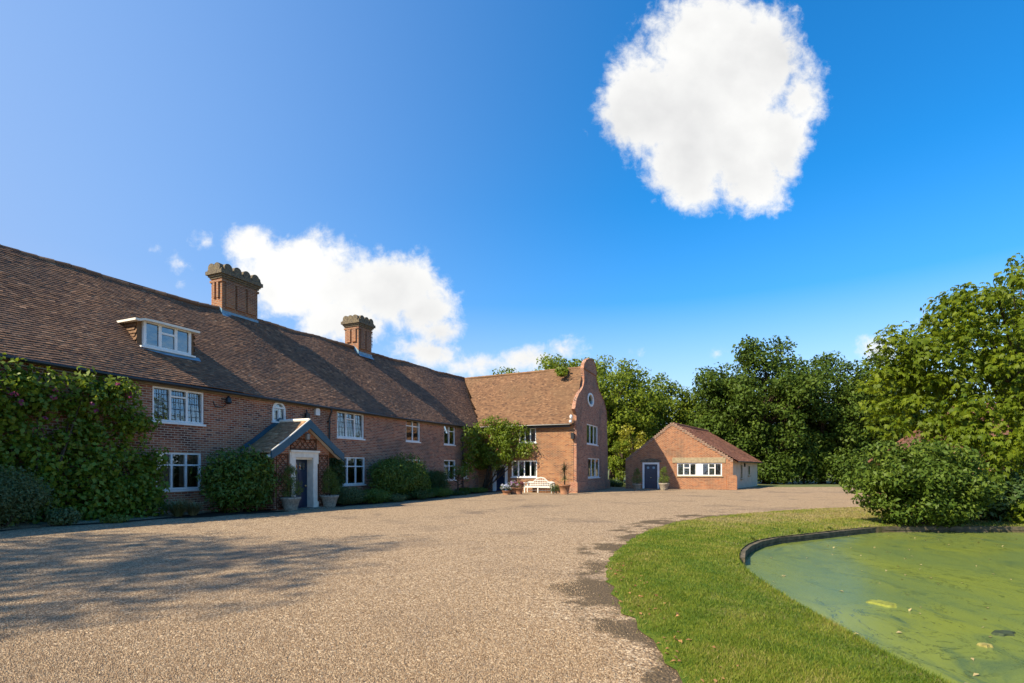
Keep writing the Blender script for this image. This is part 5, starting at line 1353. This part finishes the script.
chestnut(19.2, 20.0, 700)
# tree out of the picture on the left whose shade lies across the drive
def shade_tree():
    g = np.random.default_rng(710); root = thing('drive_tree', (-26.8, -2.8, 0), 0, 'tall tree left of the drive, outside the photograph, shading the gravel', 'tree')
    cl = crown_clumps(g, (0, 0, 20), (5.6, 4.6, 4.5), 110, 1.0, low=-.9); foliage('crown', cl, .3, .26, G_far, root, g, aspect=.6)
    mb = MB(); limbs(mb, (0, 0, 0), (0, 0, 20.5), .45, [c[:3] for c in cl[::4]], g); obj('trunk', mb, M['bark'], root)
shade_tree()

# ================================================================== POND EDGE, GRASS AND GROUND LITTER
ed = MB(); line = [gxy(*p) for p in ((739, 557), (740, 550), (746, 545), (757, 540.5), (775, 537), (800, 534.4), (835, 530.6), (875, 526.5))] + [(12.2, 14.95), (14.5, 14.8), (18, 14.6)]
for a, b in zip(line[:-1], line[1:]):
    a = Vector((*a, 0)); b = Vector((*b, 0)); d = (b - a).normalized(); nn = Vector((-d.y, d.x, 0)); nn = -nn if nn.dot(Vector((14, 6, 0)) - a) < 0 else nn
    for k, (z0, z1) in enumerate(((-.5, -.1), (-.095, -.01))):
        w0 = .05 + .012 * k; w = -.03
        pts = [a + nn * .02, b + nn * .02, b + nn * (.02 + w0 + .02), a + nn * (.02 + w0 + .02)]; i = len(ed.v)
        ed.v += [(p.x, p.y, z0) for p in pts] + [(p.x, p.y, z1 + rng.uniform(-.008, .008)) for p in pts]; ed.f += [(i, i + 3, i + 2, i + 1), (i + 4, i + 5, i + 6, i + 7)] + [(i + j, i + (j + 1) % 4, i + 4 + (j + 1) % 4, i + 4 + j) for j in range(4)]
tag(obj('pond_edging', ed, M['timber']), 'dark timber boards edging the far curve of the pond', 'edging')

def scatter_grass():
    g = np.random.default_rng(800); N_ = 900000
    Y = 1 / g.uniform(1 / 24, 1 / 3.6, N_); X = g.uniform(.6, 15, N_)
    k = (X < (1024 - CX + 30) / F * Y) & (g.random(N_) < np.clip((.35 + Y * .11), 0, 1)); X, Y = X[k], Y[k]
    P = np.stack([X, Y], 1); k = inside_np(P, LAWN) & ~inside_np(P, POND); P = P[k]
    dE = seg_dist(P, LAWN_EDGE); dP = seg_dist(P, POND); 
    cl = np.sin(P[:, 0] * 2.1 + 1.3 * np.sin(P[:, 1] * 1.7)) * np.sin(P[:, 1] * 1.3 + np.sin(P[:, 0] * 1.9)) 
    k = g.random(len(P)) < np.clip(.25 + dE / .25, 0, 1) * np.clip(.75 + cl * .3, .3, 1); P = P[k]; dP = dP[k]; cl = cl[k]; dE = dE[k]
    P = P + (g.random((len(P), 2)) < .06) * (dE < .15)[:, None] * g.normal(size=P.shape) * .12
    z = .012 + .06 * np.clip(dE / .7, 0, 1) * np.clip(dP / .9, 0, 1)
    n = len(P); h = g.uniform(.018, .045, n) * (1 + .5 * (dP < .12)) * np.clip(.75 + .1 * P[:, 1] / 6, .7, 1.2); a = g.uniform(0, 6.283, n); w = g.uniform(.0022, .004, n) * np.clip(P[:, 1] / 5, 1, 3.2)
    ln = g.normal(size=(n, 2)) * .5 * h[:, None]; b = np.column_stack([P, z]); s = np.column_stack([np.cos(a) * w, np.sin(a) * w, np.zeros(n)]); tip = b + np.column_stack([ln, h])
    v = np.stack([b - s, b + s, tip], 1).reshape(-1, 3); f = np.arange(3 * n).reshape(n, 3)
    dryness = np.clip((P[:, 1] - 12.5) / 4, 0, 1) * .5 * (1 + .6 * np.sin(P[:, 0] * 1.1) * np.sin(P[:, 1] * 1.7))
    tn = np.repeat(np.clip(g.uniform(0, .6, n) + .2 * cl + .16 * np.sin(P[:, 0] * 6.3 + 2 * np.sin(P[:, 1] * 4.1)) * np.sin(P[:, 1] * 3.7) + dryness + .25 * (g.random(n) < .08), 0, 1), 3)
    m, N, L, B = new_mat('lawn grass blades'); at_ = N.new('ShaderNodeAttribute'); at_.attribute_name = 'tone'
    cr = N.new('ShaderNodeValToRGB'); e = cr.color_ramp.elements; e[0].color = (.06, .12, .01, 1); e[1].color = (.34, .27, .12, 1); x = e.new(.4); x.color = (.16, .21, .018, 1); x = e.new(.7); x.color = (.26, .24, .05, 1)
    L.new(at_.outputs['Fac'], cr.inputs[0]); L.new(cr.outputs[0], B.inputs['Base Color']); B.inputs['Roughness'].default_value = .6; B.inputs['Specular IOR Level'].default_value = .25
    tr = N.new('ShaderNodeBsdfTranslucent'); mx = N.new('ShaderNodeMixShader'); mx.inputs[0].default_value = .3; L.new(cr.outputs[0], tr.inputs[0]); L.new(B.outputs[0], mx.inputs[1]); L.new(tr.outputs[0], mx.inputs[2]); L.new(mx.outputs[0], N['Material Output'].inputs[0])
    o = raw_mesh('grass', v, f, m, None, tn); tag(o, 'short mown green grass blades on the lawn beside the pond', 'grass', kind='stuff'); print('grass', n)
scatter_grass()

def scatter_stones():
    g = np.random.default_rng(810); N_ = 190000
    Y = 1 / g.uniform(1 / 13, 1 / 3.7, N_); X = g.uniform(-1.03, .45, N_) * Y
    P = np.stack([X, Y], 1); k = inside_np(P, GRAVEL) & ~inside_np(P, LAWN); P = P[k]; dd_ = seg_dist(P, LAWN_EDGE); P = P[g.random(len(P)) < np.clip((dd_ - .15 - .35 * np.sin(P[:, 1] * 2.3) * np.sin(P[:, 0] * 3.1)) / .9, .04, 1)]; n = len(P)
    s = g.uniform(.004, .0085, n) * g.uniform(.8, 1.3, n); a = g.uniform(0, 6.283, n); el = g.uniform(.6, 1, n)
    z = np.array([gz(x, y) for x, y in P])
    base = []; 
    for k in range(5):
        th = a + k * 6.283 / 5 + g.normal(size=n) * .2; r = s * g.uniform(.75, 1.2, n)
        base.append(np.column_stack([P[:, 0] + r * np.cos(th), P[:, 1] + r * el * np.sin(th), z - .002]))
    top = []
    for k in range(5):
        th = a + .3 + k * 6.283 / 5; r = s * g.uniform(.35, .7, n)
        top.append(np.column_stack([P[:, 0] + r * np.cos(th), P[:, 1] + r * el * np.sin(th), z + s * g.uniform(.5, .95, n)]))
    V = np.stack(base + top, 1).reshape(-1, 3); i = np.arange(n)[:, None] * 10
    qs = np.concatenate([i + np.array([[k, (k + 1) % 5, 5 + (k + 1) % 5, 5 + k]]) for k in range(5)]); caps = np.concatenate([i + np.array([[5, 6, 7, 8]]), i + np.array([[5, 8, 9, 9]])[:, :4]])
    caps = caps[:n]; tri = i + np.array([[5, 8, 9, 5]])
    f = np.concatenate([qs, caps]); tn = np.repeat(g.random(n), 10)
    m, N, L, B = new_mat('gravel stones'); at_ = N.new('ShaderNodeAttribute'); at_.attribute_name = 'tone'; cr = N.new('ShaderNodeValToRGB'); e = cr.color_ramp.elements
    e[0].color = (.19, .115, .062, 1); e[1].color = (.46, .345, .22, 1)
    for p_, c_ in ((.3, (.235, .157, .092)), (.65, (.315, .218, .132)), (.9, (.4, .3, .192))): x = e.new(p_); x.color = (*c_, 1)
    L.new(at_.outputs['Fac'], cr.inputs[0]); L.new(cr.outputs[0], B.inputs['Base Color']); B.inputs['Roughness'].default_value = .8; B.inputs['Specular IOR Level'].default_value = .25
    o = raw_mesh('gravel', V, f, m, None, tn); tag(o, 'loose golden gravel stones lying on the near drive', 'gravel', kind='stuff'); print('stones', n)
scatter_stones()

# fallen leaves on lawn edge and pond
def litter(name, label, pts, zf, size, cols, seed):
    g = np.random.default_rng(seed); n = len(pts); P = np.column_stack([pts, [zf(x, y) for x, y in pts]]); v, f, tn = leaf_mesh(P, np.tile([0, 0, 1.0], (n, 1)) + g.normal(size=(n, 3)) * .25, size, .6, 0, None, g)
    m = leaf_mat(name + ' colour', cols[0], cols[1], .1, cols[1]); tag(raw_mesh(name, v, f, m, None, tn), label, 'leaves', kind='stuff')
g = np.random.default_rng(820); Q = np.array([at_p for at_p in [(g.uniform(1.3, 3.4), g.uniform(3.8, 9)) for _ in range(260)] if inside(at_p, LAWN) and not inside(at_p, POND)]); Q = Q[seg_dist(Q, LAWN_EDGE) < .5]
litter('fallen_leaves', 'dry brown leaves along the edge of the lawn', Q, lambda x, y: lawn_z(x, y) + .02, .05, ((.2, .07, .03), (.4, .2, .08)), 821)
Q = np.array([p for p in [(g.uniform(3.5, 13), g.uniform(4, 14.6)) for _ in range(150)] if inside(p, POND)])
litter('floating_leaves', 'small dry leaves floating on the green pond', Q, lambda x, y: WATER_Z + .012, .055, ((.2, .14, .05), (.42, .34, .16)), 822)
# raised mat of weed
def weed(px, py, a, b, rot, label, col):
    cx_, cy_ = gxy(px, py, WATER_Z); g = random.Random(int(px)); mb = MB(); n = 26; top = []
    for k in range(n):
        t = 2 * math.pi * k / n; r = g.uniform(.7, 1.15); x, y = a * r * math.cos(t), b * r * math.sin(t); top.append((x * math.cos(rot) - y * math.sin(rot), x * math.sin(rot) + y * math.cos(rot)))
    mb.v = [(x, y, -.01) for x, y in top] + [(x * .8, y * .8, .018) for x, y in top] + [(0, 0, .022)]
    for k in range(n): mb.f += [(k, (k + 1) % n, n + (k + 1) % n, n + k), (n + k, n + (k + 1) % n, 2 * n)]
    o = obj('floating_weed', mb, plain('weed ' + str(px), col, .8, .3, .2, 20, bmp=.01)); o.location = (cx_, cy_, WATER_Z + .004); tag(o, label, 'pond weed', 'weed patches on the pond')
weed(883, 604, .16, .2, .5, 'yellow green weed raft floating mid pond', (.22, .24, .04)); weed(1004, 634, .15, .09, .3, 'dark weed patch near the right side of the pond', (.045, .065, .028)); weed(985, 646, .07, .06, .2, 'small tan weed patch right of the pond middle', (.3, .26, .08))
# tufts on the pond's timber edge
for k, (px, py, h_) in enumerate(((799, 533.5, .2), (830, 530, .12), (753, 541, .14))):
    tuft(px, py, h_, 40, G_con, ['tallest green grass tuft on the timber pond edge', 'short grass tuft on the timber edge nearest the round bush', 'grass tuft where the timber edging starts to curve'][k], 830 + k, .14, .006, 'grass_tuft', 'grass tuft', 'grass tufts on the pond edge')
